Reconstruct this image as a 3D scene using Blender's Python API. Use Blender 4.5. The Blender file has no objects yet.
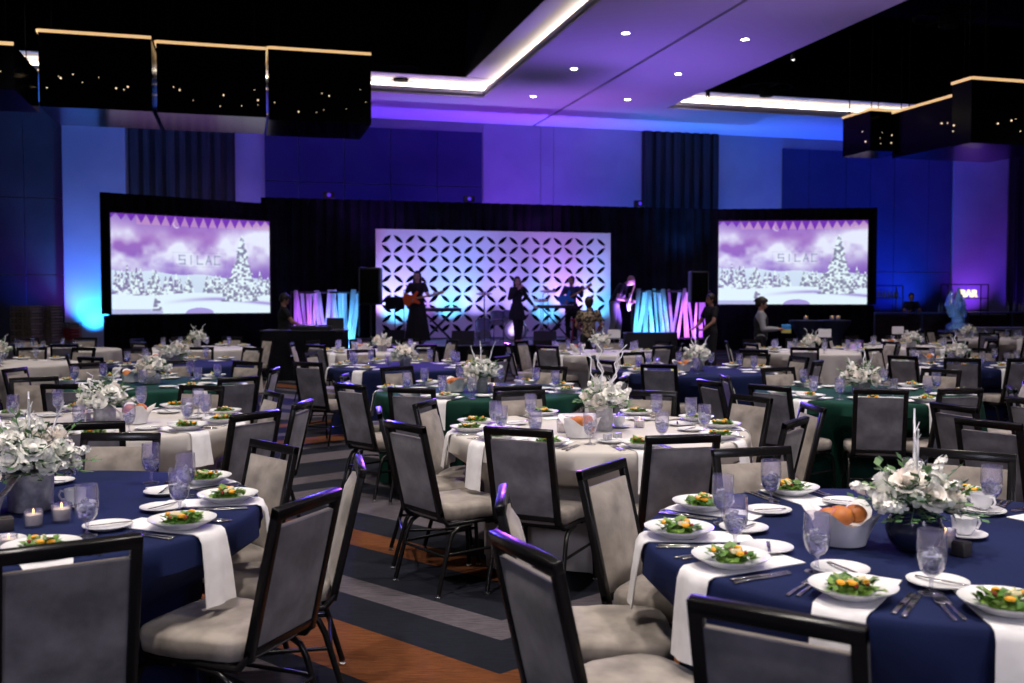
import bpy, bmesh, math, random
import numpy as np
from mathutils import Vector, Matrix
random.seed(7)
PI = math.pi
R = math.radians
sc = bpy.context.scene
COL = sc.collection

# ------------------------------------------------------------------ frame of the place
# world = room axes: +Y runs from the camera end of the ballroom to the stage wall, +X to the right
YAW = R(15.3)
CS, SN = math.cos(YAW), math.sin(YAW)
CAMH = 1.56
def W(x, z, h=0.0):            # metres right of / ahead of the viewer -> room
    return Vector((z*SN + x*CS, z*CS - x*SN, h))
def P(px, Z, h=0.0):
    return W((px-512)/995.0*Z, Z, h)
def heading(theta):            # degrees clockwise from the view heading -> rotation of a thing that faces +Y
    return -(YAW + R(theta))

# ------------------------------------------------------------------ materials
def mat(name, color, rough=0.6, metal=0.0, emit=None, es=0.0, spec=0.5, trans=0.0, ior=1.45, coat=0.0, sheen=0.0):
    m = bpy.data.materials.new(name); m.use_nodes = True
    b = m.node_tree.nodes['Principled BSDF']
    b.inputs['Base Color'].default_value = (*color, 1)
    b.inputs['Roughness'].default_value = rough
    b.inputs['Metallic'].default_value = metal
    b.inputs['Specular IOR Level'].default_value = spec
    b.inputs['Transmission Weight'].default_value = trans
    b.inputs['IOR'].default_value = ior
    b.inputs['Coat Weight'].default_value = coat
    b.inputs['Sheen Weight'].default_value = sheen
    if emit:
        b.inputs['Emission Color'].default_value = (*emit, 1)
        b.inputs['Emission Strength'].default_value = es
    return m
def noisy(m, c1, c2, scale=8.0, detail=4, bump=0.0, bscale=200.0, stretch=None, lo=.35, hi=.65):
    nt = m.node_tree; b = nt.nodes['Principled BSDF']
    tc = nt.nodes.new('ShaderNodeTexCoord')
    src = tc.outputs['Object']
    if stretch:
        mp = nt.nodes.new('ShaderNodeMapping'); mp.inputs['Scale'].default_value = stretch
        nt.links.new(src, mp.inputs['Vector']); src = mp.outputs['Vector']
    n = nt.nodes.new('ShaderNodeTexNoise'); n.inputs['Scale'].default_value = scale; n.inputs['Detail'].default_value = detail
    r = nt.nodes.new('ShaderNodeValToRGB')
    r.color_ramp.elements[0].position = lo; r.color_ramp.elements[0].color = (*c1, 1)
    r.color_ramp.elements[1].position = hi; r.color_ramp.elements[1].color = (*c2, 1)
    nt.links.new(src, n.inputs['Vector']); nt.links.new(n.outputs['Fac'], r.inputs['Fac'])
    nt.links.new(r.outputs['Color'], b.inputs['Base Color'])
    if bump:
        n2 = nt.nodes.new('ShaderNodeTexNoise'); n2.inputs['Scale'].default_value = bscale
        bp = nt.nodes.new('ShaderNodeBump'); bp.inputs['Strength'].default_value = bump; bp.inputs['Distance'].default_value = .002
        nt.links.new(src, n2.inputs['Vector']); nt.links.new(n2.outputs['Fac'], bp.inputs['Height'])
        nt.links.new(bp.outputs['Normal'], b.inputs['Normal'])
    return m
def island(m, cols):           # colour varies from leaf to leaf / petal to petal
    nt = m.node_tree; b = nt.nodes['Principled BSDF']
    g = nt.nodes.new('ShaderNodeNewGeometry'); r = nt.nodes.new('ShaderNodeValToRGB')
    el = r.color_ramp.elements
    while len(el) < len(cols): el.new(0.5)
    for i, c in enumerate(cols):
        el[i].position = i/(len(cols)-1); el[i].color = (*c, 1)
    nt.links.new(g.outputs['Random Per Island'], r.inputs['Fac']); nt.links.new(r.outputs['Color'], b.inputs['Base Color'])
    return m
M = {}
M['frame'] = mat('black_frame_lacquer', (.008,.0075,.008), .25, spec=.4)
M['front_fabric'] = noisy(mat('taupe_velvet', (.3,.26,.23), .9, sheen=.25), (.19,.165,.145), (.37,.325,.285), 8, 7, .5, 300)
M['rear_fabric'] = noisy(mat('slate_velvet', (.2,.19,.2), .9, sheen=.25), (.115,.11,.13), (.25,.24,.27), 7, 7, .5, 300)
M['glide'] = mat('chair_glide', (.6,.6,.6), .25, 1)
M['navy'] = noisy(mat('navy_linen', (.02,.035,.12), .85, spec=.2), (.0065,.012,.056), (.009,.017,.072), 3, 2, .3, 600)
M['ivory'] = noisy(mat('ivory_linen', (.7,.64,.56), .8), (.53,.495,.46), (.60,.57,.54), 3, 2, .3, 600)
M['green'] = noisy(mat('forest_green_linen', (.01,.09,.06), .8, spec=.25), (.003,.036,.024), (.005,.055,.036), 3, 2, .3, 600)
M['napkin'] = noisy(mat('white_napkin_cotton', (.8,.8,.8), .85), (.78,.77,.78), (.85,.84,.85), 20, 2, .2, 700)
M['china'] = mat('white_china', (.82,.82,.83), .18, coat=.3)
M['steel'] = mat('cutlery_steel', (.6,.58,.56), .2, 1)
M['salad'] = island(mat('salad_leaf', (.1,.25,.03), .5), [(.03,.11,.01),(.07,.19,.02),(.17,.30,.04),(.05,.14,.02),(.22,.32,.09)])
M['orange'] = mat('orange_segment', (.95,.42,.03), .4)
M['cranberry'] = mat('cranberry', (.25,.01,.02), .35)
M['pear'] = mat('pear_slice', (.75,.65,.4), .5)
M['roll'] = noisy(mat('bread_roll', (.7,.3,.07), .5), (.40,.11,.02), (.60,.22,.05), 14, 3)
M['petal'] = island(mat('white_petal', (.8,.78,.72), .6), [(.92,.91,.84),(.96,.95,.91),(.94,.93,.88),(.97,.97,.95)])
M['blush'] = island(mat('blush_petal', (.85,.72,.6), .6), [(.93,.83,.74),(.95,.88,.80),(.94,.88,.82),(.95,.91,.86)])
M['leaf'] = island(mat('foliage_leaf', (.06,.14,.05), .55), [(.025,.08,.03),(.05,.14,.05),(.09,.2,.07),(.16,.28,.1),(.04,.1,.06)])
M['silver_branch'] = mat('glittered_branch', (.85,.85,.9), .45, .1)
M['silver_vase'] = noisy(mat('mercury_vase', (.5,.5,.52), .35, .35), (.36,.36,.4), (.56,.56,.6), 40, 4)
M['dark_vase'] = mat('dark_navy_vase', (.015,.018,.05), .2)
M['candle'] = mat('candle_wax', (.8,.72,.6), .5)
M['cube'] = mat('dark_shaker', (.05,.045,.045), .4)
M['card'] = mat('white_card', (.75,.74,.74), .7)
M['skin'] = mat('skin', (.38,.2,.13), .5)
M['skin2'] = mat('skin_light', (.55,.33,.24), .5)
M['black_cloth'] = mat('black_cloth', (.012,.012,.014), .85)
M['hair'] = mat('dark_hair', (.015,.01,.008), .5)
M['grey_cloth'] = mat('grey_shirt', (.25,.25,.27), .8)
M['blue_cloth'] = mat('dark_blue_shirt', (.03,.04,.09), .8)
M['white_cloth'] = mat('pale_cloth', (.6,.6,.62), .8)
M['pattern_cloth'] = noisy(mat('patterned_shirt', (.2,.15,.1), .8), (.04,.03,.025), (.32,.25,.16), 18, 2, lo=.45, hi=.55)
M['black_plastic'] = mat('black_plastic', (.015,.015,.016), .45)
M['drape'] = noisy(mat('black_drape', (.008,.008,.011), .95, spec=.1), (.005,.005,.007), (.011,.011,.015), 2, 2)
M['eye'] = mat('eye', (.02,.015,.01), .2)
M['lip'] = mat('lip', (.35,.1,.08), .5)
M['stage_deck'] = noisy(mat('stage_deck', (.10,.10,.12), .45), (.08,.08,.1), (.13,.13,.15), 2, 3)
M['led_warm'] = mat('cove_led', (1,.9,.75), .5, emit=(1,.86,.68), es=9)
M['amber_led'] = mat('amber_led', (1,.7,.35), .5, emit=(1,.62,.28), es=.8)
M['downlight'] = mat('downlight_lamp', (1,1,1), .5, emit=(1,.93,.86), es=30)
M['reflection'] = mat('reflection_dot', (1,.8,.6), .5, emit=(1,.72,.45), es=1.2)
M['smoked'] = mat('smoked_glass', (.002,.002,.003), .16, spec=.05)
M['wall_paint'] = noisy(mat('wall_paint', (.42,.42,.45), .75), (.28,.28,.33), (.34,.34,.39), .6, 3)
M['acoustic'] = noisy(mat('acoustic_panel', (.05,.055,.10), .9), (.022,.026,.09), (.03,.035,.11), .8, 3)
M['slat'] = noisy(mat('dark_slatted_wall', (.03,.025,.03), .7), (.010,.009,.012), (.028,.025,.03), 3, 3, stretch=(3,3,.2))
M['brown_wall'] = noisy(mat('brown_wall_panel', (.06,.055,.06), .8), (.03,.027,.032), (.05,.045,.05), .7, 4)
M['ceil_paint'] = mat('ceiling_paint', (.60,.58,.62), .8)
M['plenum'] = mat('black_plenum', (.004,.004,.005), .9, spec=.05)
M['chrome'] = mat('chrome', (.6,.6,.62), .15, 1)
M['guitar'] = mat('orange_guitar_body', (.85,.13,.03), .25, coat=.5)
M['maple'] = mat('guitar_neck', (.45,.27,.13), .4)
M['drumhead'] = mat('drumhead', (.75,.7,.8), .5)
M['drumshell'] = mat('drum_shell', (.12,.13,.2), .3)
M['cymbal'] = mat('cymbal', (.5,.4,.2), .25, 1)
M['blue_box'] = mat('blue_box', (.03,.25,.6), .5)
M['yellow'] = mat('yellow_label', (.7,.6,.1), .5)
M['crate'] = noisy(mat('glass_rack_plastic', (.2,.15,.12), .6), (.15,.11,.09), (.25,.2,.16), 6, 2)
M['crate_red'] = mat('red_rack', (.3,.03,.04), .6)
M['bar_front'] = noisy(mat('bar_front_wood', (.06,.03,.03), .5), (.035,.016,.018), (.07,.035,.035), 3, 4, stretch=(1,1,6))
M['bar_top'] = mat('bar_top', (.1,.1,.16), .3)
M['ice'] = mat('ice', (.7,.82,1), .12, trans=.75, ior=1.31)
M['ice_cube'] = mat('ice_cube', (.97,.98,1), .08, trans=.9, ior=1.31)
M['water'] = mat('water', (.82,.86,1), .02, trans=1, ior=1.33)  # slight blue tint stands in for stage colour mirrored in the water
M['bottle'] = mat('bottle_glass', (.25,.3,.3), .1, trans=.4)
M['strip'] = noisy(mat('sheer_fabric', (.7,.7,.75), .7), (.45,.45,.5), (.75,.75,.8), 3, 3, stretch=(4,4,.5))
M['cocktail_cloth'] = mat('navy_spandex', (.015,.02,.05), .6)
M['bar_sign'] = mat('marquee_letters', (1,.8,.6), .5, emit=(1,.78,.5), es=1.5)
def clear_glass():
    m = bpy.data.materials.new('clear_glass'); m.use_nodes = True; nt = m.node_tree; nt.nodes.clear()
    out = nt.nodes.new('ShaderNodeOutputMaterial'); mx = nt.nodes.new('ShaderNodeMixShader')
    tr = nt.nodes.new('ShaderNodeBsdfTransparent'); tr.inputs[0].default_value = (.96,.96,.99,1)
    gl = nt.nodes.new('ShaderNodeBsdfGlossy'); gl.inputs['Roughness'].default_value = .06
    lw = nt.nodes.new('ShaderNodeLayerWeight'); lw.inputs['Blend'].default_value = .30
    di = nt.nodes.new('ShaderNodeBsdfTranslucent'); di.inputs[0].default_value = (.9,.9,.98,1)
    mx2 = nt.nodes.new('ShaderNodeMixShader'); mx2.inputs[0].default_value = .16
    nt.links.new(tr.outputs[0], mx2.inputs[1]); nt.links.new(di.outputs[0], mx2.inputs[2])
    nt.links.new(lw.outputs['Facing'], mx.inputs[0]); nt.links.new(mx2.outputs[0], mx.inputs[1]); nt.links.new(gl.outputs[0], mx.inputs[2])
    nt.links.new(mx.outputs[0], out.inputs[0]); return m
M['glass'] = clear_glass()

# ------------------------------------------------------------------ mesh helpers
class MB:
    def __init__(s): s.bm = bmesh.new(); s.m = 0
    def _tag(s, faces, sm=True):
        for f in faces: f.material_index = s.m; f.smooth = sm
    def box(s, c, d, rot=None, bev=0.0, seg=2, smooth=False):
        r = bmesh.ops.create_cube(s.bm, size=1.0); vs = r['verts']
        mt = Matrix.Translation(Vector(c)) @ (rot.to_4x4() if rot else Matrix.Identity(4)) @ Matrix.Diagonal((*d, 1))
        bmesh.ops.transform(s.bm, matrix=mt, verts=vs)
        fs = {f for v in vs for f in v.link_faces}
        if bev > 0:
            es = list({e for v in vs for e in v.link_edges})
            g = bmesh.ops.bevel(s.bm, geom=es, offset=bev, segments=seg, affect='EDGES', profile=.5)
            fs = {f for f in fs if f.is_valid} | {f for f in g['faces'] if f.is_valid}
            smooth = seg > 1
        s._tag(fs, smooth); return s
    def tube(s, pts, r, n=8, cap=True, rz=None, closed=False):
        pts = [Vector(p) for p in pts]; N = len(pts)
        rr = r if isinstance(r, (list, tuple)) else [r]*N
        rings = []; up = None
        for i, p in enumerate(pts):
            a = pts[(i-1) % N] if (i > 0 or closed) else p; b = pts[(i+1) % N] if (i < N-1 or closed) else p
            t = (b-a).normalized()
            if up is None:
                up = Vector((0,0,1)) if abs(t.z) < .9 else Vector((1,0,0))
            sd = t.cross(up)
            if sd.length < 1e-4: sd = t.cross(Vector((1,0,0)))
            sd.normalize(); up = sd.cross(t).normalized()
            rings.append([s.bm.verts.new(p + (sd*math.cos(2*PI*k/n)*rr[i] + up*math.sin(2*PI*k/n)*(rr[i] if rz is None else rz))) for k in range(n)])
        fs = []
        for i in range(N if closed else N-1):
            A, B = rings[i], rings[(i+1) % N]
            for k in range(n):
                fs.append(s.bm.faces.new((A[k], A[(k+1)%n], B[(k+1)%n], B[k])))
        if cap and not closed:
            fs.append(s.bm.faces.new(rings[0][::-1])); fs.append(s.bm.faces.new(rings[-1]))
        s._tag(fs); return s
    def lathe(s, prof, n=24, c=(0,0,0), cap=False, f=None):
        c = Vector(c); rings = []
        for (r, z) in prof:
            if r < 1e-5: rings.append([s.bm.verts.new(c + Vector((0,0,z)))])
            else: rings.append([s.bm.verts.new(c + Vector((r*math.cos(2*PI*k/n), r*math.sin(2*PI*k/n), z))) for k in range(n)])
        fs = []
        for A, B in zip(rings, rings[1:]):
            for k in range(n):
                a0, a1 = A[k % len(A)], A[(k+1) % len(A)]; b0, b1 = B[k % len(B)], B[(k+1) % len(B)]
                q = [a0, a1, b1, b0]; u = []
                for v in q:
                    if v not in u: u.append(v)
                if len(u) >= 3: fs.append(s.bm.faces.new(u))
        s._tag(fs); return s
    def ball(s, c, r, seg=12, rings=8, sc_=(1,1,1), rot=None):
        g = bmesh.ops.create_uvsphere(s.bm, u_segments=seg, v_segments=rings, radius=r)
        mt = Matrix.Translation(Vector(c)) @ (rot.to_4x4() if rot else Matrix.Identity(4)) @ Matrix.Diagonal((*sc_, 1))
        bmesh.ops.transform(s.bm, matrix=mt, verts=g['verts'])
        s._tag({f for v in g['verts'] for f in v.link_faces}); return s
    def quad(s, a, b, c, d, smooth=False):
        f = s.bm.faces.new([s.bm.verts.new(Vector(v)) for v in (a,b,c,d)]); s._tag([f], smooth); return s
    def poly(s, pts, thick=0.0, dirn=(0,1,0)):
        vs = [s.bm.verts.new(Vector(p)) for p in pts]; f = s.bm.faces.new(vs); s._tag([f], False)
        if thick:
            g = bmesh.ops.extrude_face_region(s.bm, geom=[f]); nv = [e for e in g['geom'] if isinstance(e, bmesh.types.BMVert)]
            bmesh.ops.translate(s.bm, vec=Vector(dirn)*thick, verts=nv)
            s._tag({ff for v in nv for ff in v.link_faces}, False)
        return s
    def grid(s, fn, nu, nv, closeu=False):
        V = [[s.bm.verts.new(Vector(fn(i/(nu if closeu else nu-1), j/(nv-1)))) for j in range(nv)] for i in range(nu)]
        fs = []
        for i in range(nu if closeu else nu-1):
            for j in range(nv-1):
                fs.append(s.bm.faces.new((V[i][j], V[(i+1)%nu][j], V[(i+1)%nu][j+1], V[i][j+1])))
        s._tag(fs); return s
    def mesh(s, name, mats):
        bmesh.ops.recalc_face_normals(s.bm, faces=s.bm.faces)
        me = bpy.data.meshes.new(name); s.bm.to_mesh(me); s.bm.free()
        for m in (mats if isinstance(mats, (list, tuple)) else [mats]): me.materials.append(m)
        if any(p.use_smooth for p in me.polygons): me.set_sharp_from_angle(angle=R(52))
        return me
    def build(s, name, mats, parent=None, loc=None, rz=None):
        o = bpy.data.objects.new(name, s.mesh(name, mats)); COL.objects.link(o)
        if parent: o.parent = parent
        if loc is not None: o.location = loc
        if rz is not None: o.rotation_euler = (0,0,rz)
        return o
def thicken(bm, t):
    bmesh.ops.recalc_face_normals(bm, faces=bm.faces[:]); bm.normal_update()
    faces = bm.faces[:]; bnd = [e for e in bm.edges if len(e.link_faces) == 1]
    dup = {v: bm.verts.new(v.co-v.normal*t) for v in bm.verts[:]}
    fl = {e: e.link_faces[0] for e in bnd}; pairs = []
    for e in bnd:
        vs = list(fl[e].verts); a, b = e.verts
        i = vs.index(a); pairs.append((a, b) if vs[(i+1) % len(vs)] is b else (b, a))
    for f in faces:
        nf = bm.faces.new([dup[v] for v in reversed(f.verts)]); nf.smooth = f.smooth; nf.material_index = f.material_index
    for a, b in pairs:
        nf = bm.faces.new((b, a, dup[a], dup[b])); nf.smooth = False; nf.material_index = faces[0].material_index
def tag(o, label=None, cat=None, group=None, kind=None):
    if label: o['label'] = label
    if cat: o['category'] = cat
    if group: o['group'] = group
    if kind: o['kind'] = kind
    return o
def empty(name, loc=(0,0,0), rz=0.0):
    o = bpy.data.objects.new(name, None); COL.objects.link(o); o.location = loc; o.rotation_euler = (0,0,rz); o.empty_display_size = .1
    return o
def struct(o): o['kind'] = 'structure'; return o
def copy_tree(o, parent=None):
    c = o.copy(); COL.objects.link(c)
    if parent: c.parent = parent
    for ch in list(o.children): copy_tree(ch, c)
    return c
def flatten(root, name):       # one joined mesh of a thing and its parts, for copies too small to show parts
    bm = bmesh.new(); mats = []
    def rec(o, mtx):
        mw = mtx @ o.matrix_basis if o is not root else Matrix.Identity(4)
        if o.type == 'MESH':
            me = o.data.copy(); me.transform(mw)
            mp = []
            for m in o.data.materials:
                if m not in mats: mats.append(m)
                mp.append(mats.index(m))
            for p in me.polygons: p.material_index = mp[p.material_index] if mp else 0
            bm.from_mesh(me); bpy.data.meshes.remove(me)
        for ch in o.children: rec(ch, mw)
    rec(root, Matrix.Identity(4))
    me = bpy.data.meshes.new(name); bm.to_mesh(me); bm.free()
    for m in mats: me.materials.append(m)
    return me
def drop_tree(o):
    for ch in list(o.children): drop_tree(ch)
    bpy.data.objects.remove(o)
def put(me, name, loc, rz=0.0, scale=None):
    o = bpy.data.objects.new(name, me); COL.objects.link(o); o.location = loc; o.rotation_euler = (0,0,rz)
    if scale: o.scale = (scale,)*3
    return o

# ------------------------------------------------------------------ the room
def XW(px, Y):
    q = (px-512)/995.0; Z = Y/(CS-q*SN); return Z*(SN+q*CS)
YB = 32.0; ZC = 7.35; XL, XR, YF = -12.0, 33.0, -9.0; ZP = 10.2
def slab(name, m, x0, x1, y0, y1, z0, z1):
    o = MB().box(((x0+x1)/2, (y0+y1)/2, (z0+z1)/2), (x1-x0, y1-y0, z1-z0)).build(name, m); return struct(o)
# carpet: chevron bands of navy, grey and rust
def carpet():
    m = bpy.data.materials.new('banded_carpet'); m.use_nodes = True; nt = m.node_tree; b = nt.nodes['Principled BSDF']
    N = nt.nodes.new; L = nt.links.new
    tc = N('ShaderNodeTexCoord'); mp = N('ShaderNodeMapping'); mp.inputs['Rotation'].default_value = (0,0,YAW)
    L(tc.outputs['Object'], mp.inputs['Vector'])
    sp = N('ShaderNodeSeparateXYZ'); L(mp.outputs['Vector'], sp.inputs[0])
    def ma(op, a, b_=None, c=None):
        n = N('ShaderNodeMath'); n.operation = op
        for i, v in enumerate((a, b_, c)):
            if v is None: continue
            if isinstance(v, (int, float)): n.inputs[i].default_value = v
            else: L(v, n.inputs[i])
        return n.outputs[0]
    tri = ma('PINGPONG', ma('ADD', sp.outputs['X'], 1.5+2.9*8), 1.45)
    v = ma('ADD', sp.outputs['Y'], ma('MULTIPLY', tri, .88))
    vm = ma('FRACT', ma('DIVIDE', ma('ADD', v, 33.0-4.8), 6.6))
    r = N('ShaderNodeValToRGB'); r.color_ramp.interpolation = 'CONSTANT'
    navy, grey, rust, dark = (.0085,.010,.017,1), (.080,.070,.082,1), (.115,.038,.013,1), (.006,.007,.011,1)
    seq = [(0,rust),(.085,navy),(.145,grey),(.19,navy),(.288,rust),(.345,navy),(.42,grey),(.52,navy),(.58,grey),(.64,navy),(.73,dark),(.77,grey),(.86,navy),(.93,grey),(.97,dark)]
    el = r.color_ramp.elements
    while len(el) < len(seq): el.new(.5)
    for i, (p, c) in enumerate(seq): el[i].position = p; el[i].color = c
    L(vm, r.inputs['Fac'])
    n = N('ShaderNodeTexNoise'); n.inputs['Scale'].default_value = 6; n.inputs['Detail'].default_value = 8; n.inputs['Roughness'].default_value = .8
    mp2 = N('ShaderNodeMapping'); mp2.inputs['Scale'].default_value = (1.5, 14, 1); mp2.inputs['Rotation'].default_value = (0,0,-.55)
    L(mp.outputs['Vector'], mp2.inputs['Vector']); L(mp2.outputs['Vector'], n.inputs['Vector'])
    mr = N('ShaderNodeMapRange'); mr.inputs[1].default_value = .3; mr.inputs[2].default_value = .7; mr.inputs[3].default_value = .3; mr.inputs[4].default_value = 1.7
    L(n.outputs['Fac'], mr.inputs[0])
    mx = N('ShaderNodeVectorMath'); mx.operation = 'SCALE'; L(r.outputs['Color'], mx.inputs[0]); L(mr.outputs[0], mx.inputs['Scale'])
    L(mx.outputs[0], b.inputs['Base Color']); b.inputs['Roughness'].default_value = .95; b.inputs['Specular IOR Level'].default_value = .15
    n3 = N('ShaderNodeTexNoise'); n3.inputs['Scale'].default_value = 260; bp = N('ShaderNodeBump'); bp.inputs['Strength'].default_value = .4; bp.inputs['Distance'].default_value = .003
    L(tc.outputs['Object'], n3.inputs['Vector']); L(n3.outputs['Fac'], bp.inputs['Height']); L(bp.outputs[0], b.inputs['Normal'])
    return m
slab('floor', carpet(), XL-.3, XR+.3, YF-.3, YB+.3, -.12, 0)
slab('wall_back', M['wall_paint'], XL-.3, XR+.3, YB, YB+.3, 0, ZP)
slab('wall_left', M['brown_wall'], XL-.3, XL, YF, YB, 0, ZP)
slab('wall_right', M['brown_wall'], XR, XR+.3, YF, YB, 0, ZP)
slab('wall_front', M['brown_wall'], XL-.3, XR+.3, YF-.3, YF, 0, ZP)
slab('ceiling_plenum', M['plenum'], XL-.3, XR+.3, YF-.3, YB+.3, ZP, ZP+.1)
# coffered ceiling: a long soffit down the middle, a cross soffit along the stage wall, black wells on both sides
XA, XG, XBc, YC = 6.8, 9.5, 12.5, 28.0
def soffit():
    g = .05
    b = MB()
    b.m = 0
    b.box(((XA+XG-g)/2, (YF+YC)/2, ZC+.05), (XG-g-XA, YC-YF, .1)); b.box(((XG+g+XBc)/2, (YF+YC)/2, ZC+.05), (XBc-XG-g, YC-YF, .1))
    b.box(((XL+XG-g)/2, (YC+YB)/2, ZC+.05), (XG-g-XL, YB-YC, .1)); b.box(((XG+g+XR)/2, (YC+YB)/2, ZC+.05), (XR-XG-g, YB-YC, .1))
    b.box((XG, (YF+YB)/2, ZC+.12), (2*g+.04, YB-YF, .04))
    b.m = 0
    # lips and risers of the wells
    for (x0, x1, y0, y1) in ((XA, XA+.03, YF, YC), (XBc-.03, XBc, YF, YC)): b.box(((x0+x1)/2, (y0+y1)/2, ZC+.13), (x1-x0, y1-y0, .16))
    b.box(((XL+XA)/2, YC+.015, ZC+.13), (XA-XL, .03, .16)); b.box(((XR+XBc)/2, YC+.015, ZC+.13), (XR-XBc, .03, .16))
    # risers set back behind the light ledge
    b.box((XA+.32, (YF+YC)/2, ZC+.24), (.04, YC-YF+.6, .42)); b.box((XBc-.32, (YF+YC)/2, ZC+.24), (.04, YC-YF+.6, .42))
    b.box(((XL+XA)/2, YC+.32, ZC+.24), (XA-XL+.6, .04, .42)); b.box(((XR+XBc)/2, YC+.32, ZC+.24), (XR-XBc+.6, .04, .42))
    # upper shelf
    b.box((XA-.14, (YF+YC-.55)/2, ZC+.47), (.92, YC-YF-.55, .05)); b.box(((XL+XA+.32)/2, YC-.06, ZC+.47), (XA-XL+.32, .76, .05))
    b.box((XBc+.05, (YF+YC-.55)/2, ZC+.47), (.74, YC-YF-.55, .05)); b.box(((XR+XBc-.32)/2, YC-.06, ZC+.47), (XR-XBc+.32, .76, .05))
    return b
struct(soffit().build('ceiling', M['ceil_paint']))
b = MB()   # black blades above the shelf edges, closing the wells
b.box((XA-.62, (YF+YC-.5)/2, ZC+1.45), (.05, YC-YF-.5, 1.98)); b.box(((XL+XA-.6)/2, YC-.46, ZC+1.45), (XA-XL-.6, .05, 1.98))
b.box((XBc+.44, (YF+YC-.5)/2, ZC+1.45), (.05, YC-YF-.5, 1.98)); b.box(((XR+XBc+.4)/2, YC-.46, ZC+1.45), (XR-XBc-.4, .05, 1.98))
struct(b.build('trim_1', M['plenum']))
b = MB()
b.box((XA+.26, (YF+YC)/2, ZC+.36), (.05, YC-YF+.3, .07)); b.box(((XL+XA)/2, YC+.26, ZC+.30), (XA-XL+.5, .05, .05))
b.box((XBc-.26, (YF+YC)/2, ZC+.36), (.05, YC-YF+.3, .07)); b.box(((XR+XBc)/2, YC+.26, ZC+.30), (XR-XBc+.5, .05, .05))
struct(b.build('trim_2', M['led_warm']))
# wall sections
def wpanel(name, m, p0, p1, z0, z1, th=.05, seams=(), hseams=(), proud=0.0):
    xs = [XW(p0, YB)] + [XW(p, YB) for p in seams] + [XW(p1, YB)]
    zs = [z0] + list(hseams) + [z1]
    b = MB()
    for i in range(len(xs)-1):
        for j in range(len(zs)-1):
            g = .012
            b.box(((xs[i]+xs[i+1])/2, YB-th/2-proud, (zs[j]+zs[j+1])/2), (xs[i+1]-xs[i]-2*g, th, zs[j+1]-zs[j]-2*g))
    return struct(b.build(name, m))
wpanel('trim_3', M['brown_wall'], -160, 65, 0, ZC, .06, (-100, 27), (2.3, 4.55))
wpanel('trim_4', M['wall_paint'], 66, 129, 0, ZC, .22)
b = MB()
for p0, p1 in ((131, 237), (641, 717), (-330, -170)):
    x0, x1 = XW(p0, YB), XW(p1, YB); n = int((x1-x0)/.34)
    b.box(((x0+x1)/2, YB-.02, ZC/2), (x1-x0, .04, ZC))
    for i in range(n):
        x = x0 + (i+.5)*(x1-x0)/n
        b.box((x, YB-.09, ZC/2), (.17 if i % 3 else .24, .12, ZC))
struct(b.build('trim_5', M['slat']))
wpanel('trim_6', M['acoustic'], 266, 482, 1.0, 7.05, .08, (300, 345, 391, 437), (2.6, 5.25))
wpanel('trim_7', M['wall_paint'], 483, 640, 0, ZC, .03, (540, 553))
wpanel('trim_8', M['acoustic'], 780, 948, 0, 6.98, .08, (806, 843, 867, 891, 925), (2.6,))
wpanel('trim_9', M['wall_paint'], 949, 1003, 0, ZC, .12)
b = MB(); x0 = XW(1006, YB); b.box((x0+.1, YB-.15, ZC/2), (.14, .3, ZC)); b.box((x0+.5, YB-.15, ZC/2), (.1, .3, ZC)); struct(b.build('trim_10', M['black_plastic']))
wpanel('trim_11', M['acoustic'], 1030, 1200, 0, 6.98, .08, (1090,))
struct(MB().box(((XL+XR)/2, YB-.10, .07), (XR-XL, .03, .14)).build('baseboard_back', M['black_plastic']))

# downlights in the soffit
def make_downlight():
    t = empty('recessed_downlight')
    MB().lathe([(.075,.0),(.10,-.012),(.105,0),(.075,.01)], 20).build('trim_ring', M['ceil_paint'], t)
    MB().lathe([(0,-.007),(.078,-.007)], 20).build('lamp', M['downlight'], t)
    return t
DLp = [(622,36),(571,71),(530,98),(738,42),(673,76),(622,101)]
def ceil_at(px, py, h=ZC):
    return P(px, (h-CAMH)*995/(300-py), h)
def yscr(px, Z, h): return 300-(h-CAMH)*995/Z
first = None
nm = ['nearest of the left row','middle of the left row','farthest of the left row','nearest of the right row','middle of the right row','farthest of the right row']
dls = [(8.15, 8.5+0*k) for k in range(0)]
for i, (px, py) in enumerate(DLp):
    o = make_downlight() if first is None else copy_tree(first); first = first or o
    p = ceil_at(px, py); o.location = (8.15 if i < 3 else 11.0, p.y, ZC-.004)
    if i in (0,1,2): o.location.x = (p.x+8.2)/2
    else: o.location.x = (p.x+11)/2
    tag(o, 'round recessed downlight glowing in the lilac soffit, '+nm[i], 'downlight', 'downlights in the central soffit')
o = copy_tree(first); p = ceil_at(826, 0); o.location = (p.x, p.y, ZC-.004)
tag(o, 'round recessed downlight cut by the top edge of the photo in the soffit', 'downlight', 'downlights in the central soffit')

# cylindrical track spots in the black wells
def make_track():
    t = empty('track_spotlight')
    MB().lathe([(0,.16),(.055,.16),(.06,.15),(.06,0),(.05,0),(.05,.02)], 16).build('housing', M['black_plastic'], t)
    MB().lathe([(0,.018),(.048,.018)], 16).build('lens', M['downlight'], t)
    MB().tube([(0,0,.16),(0,0,1.0)], .012, 6).build('stem', M['black_plastic'], t)
    return t
first = None
for i, (px, py, h, d) in enumerate([(499,52,7.9,'nearer of the pair by the left cove'),(504,48,7.9,'second of the pair by the left cove'),(459,88,7.8,'at the far left cove corner'),
                           (790,63,7.7,'alone in the right black well'),(706,99,7.6,'near the corner of the right cove')]):
    o = make_track() if first is None else copy_tree(first); first = first or o
    o.location = P(px, (h-CAMH)*995/(300-py), h)
    tag(o, 'small black cylinder spotlight lit '+d, 'spotlight', 'spotlights in the black ceiling wells')
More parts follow.
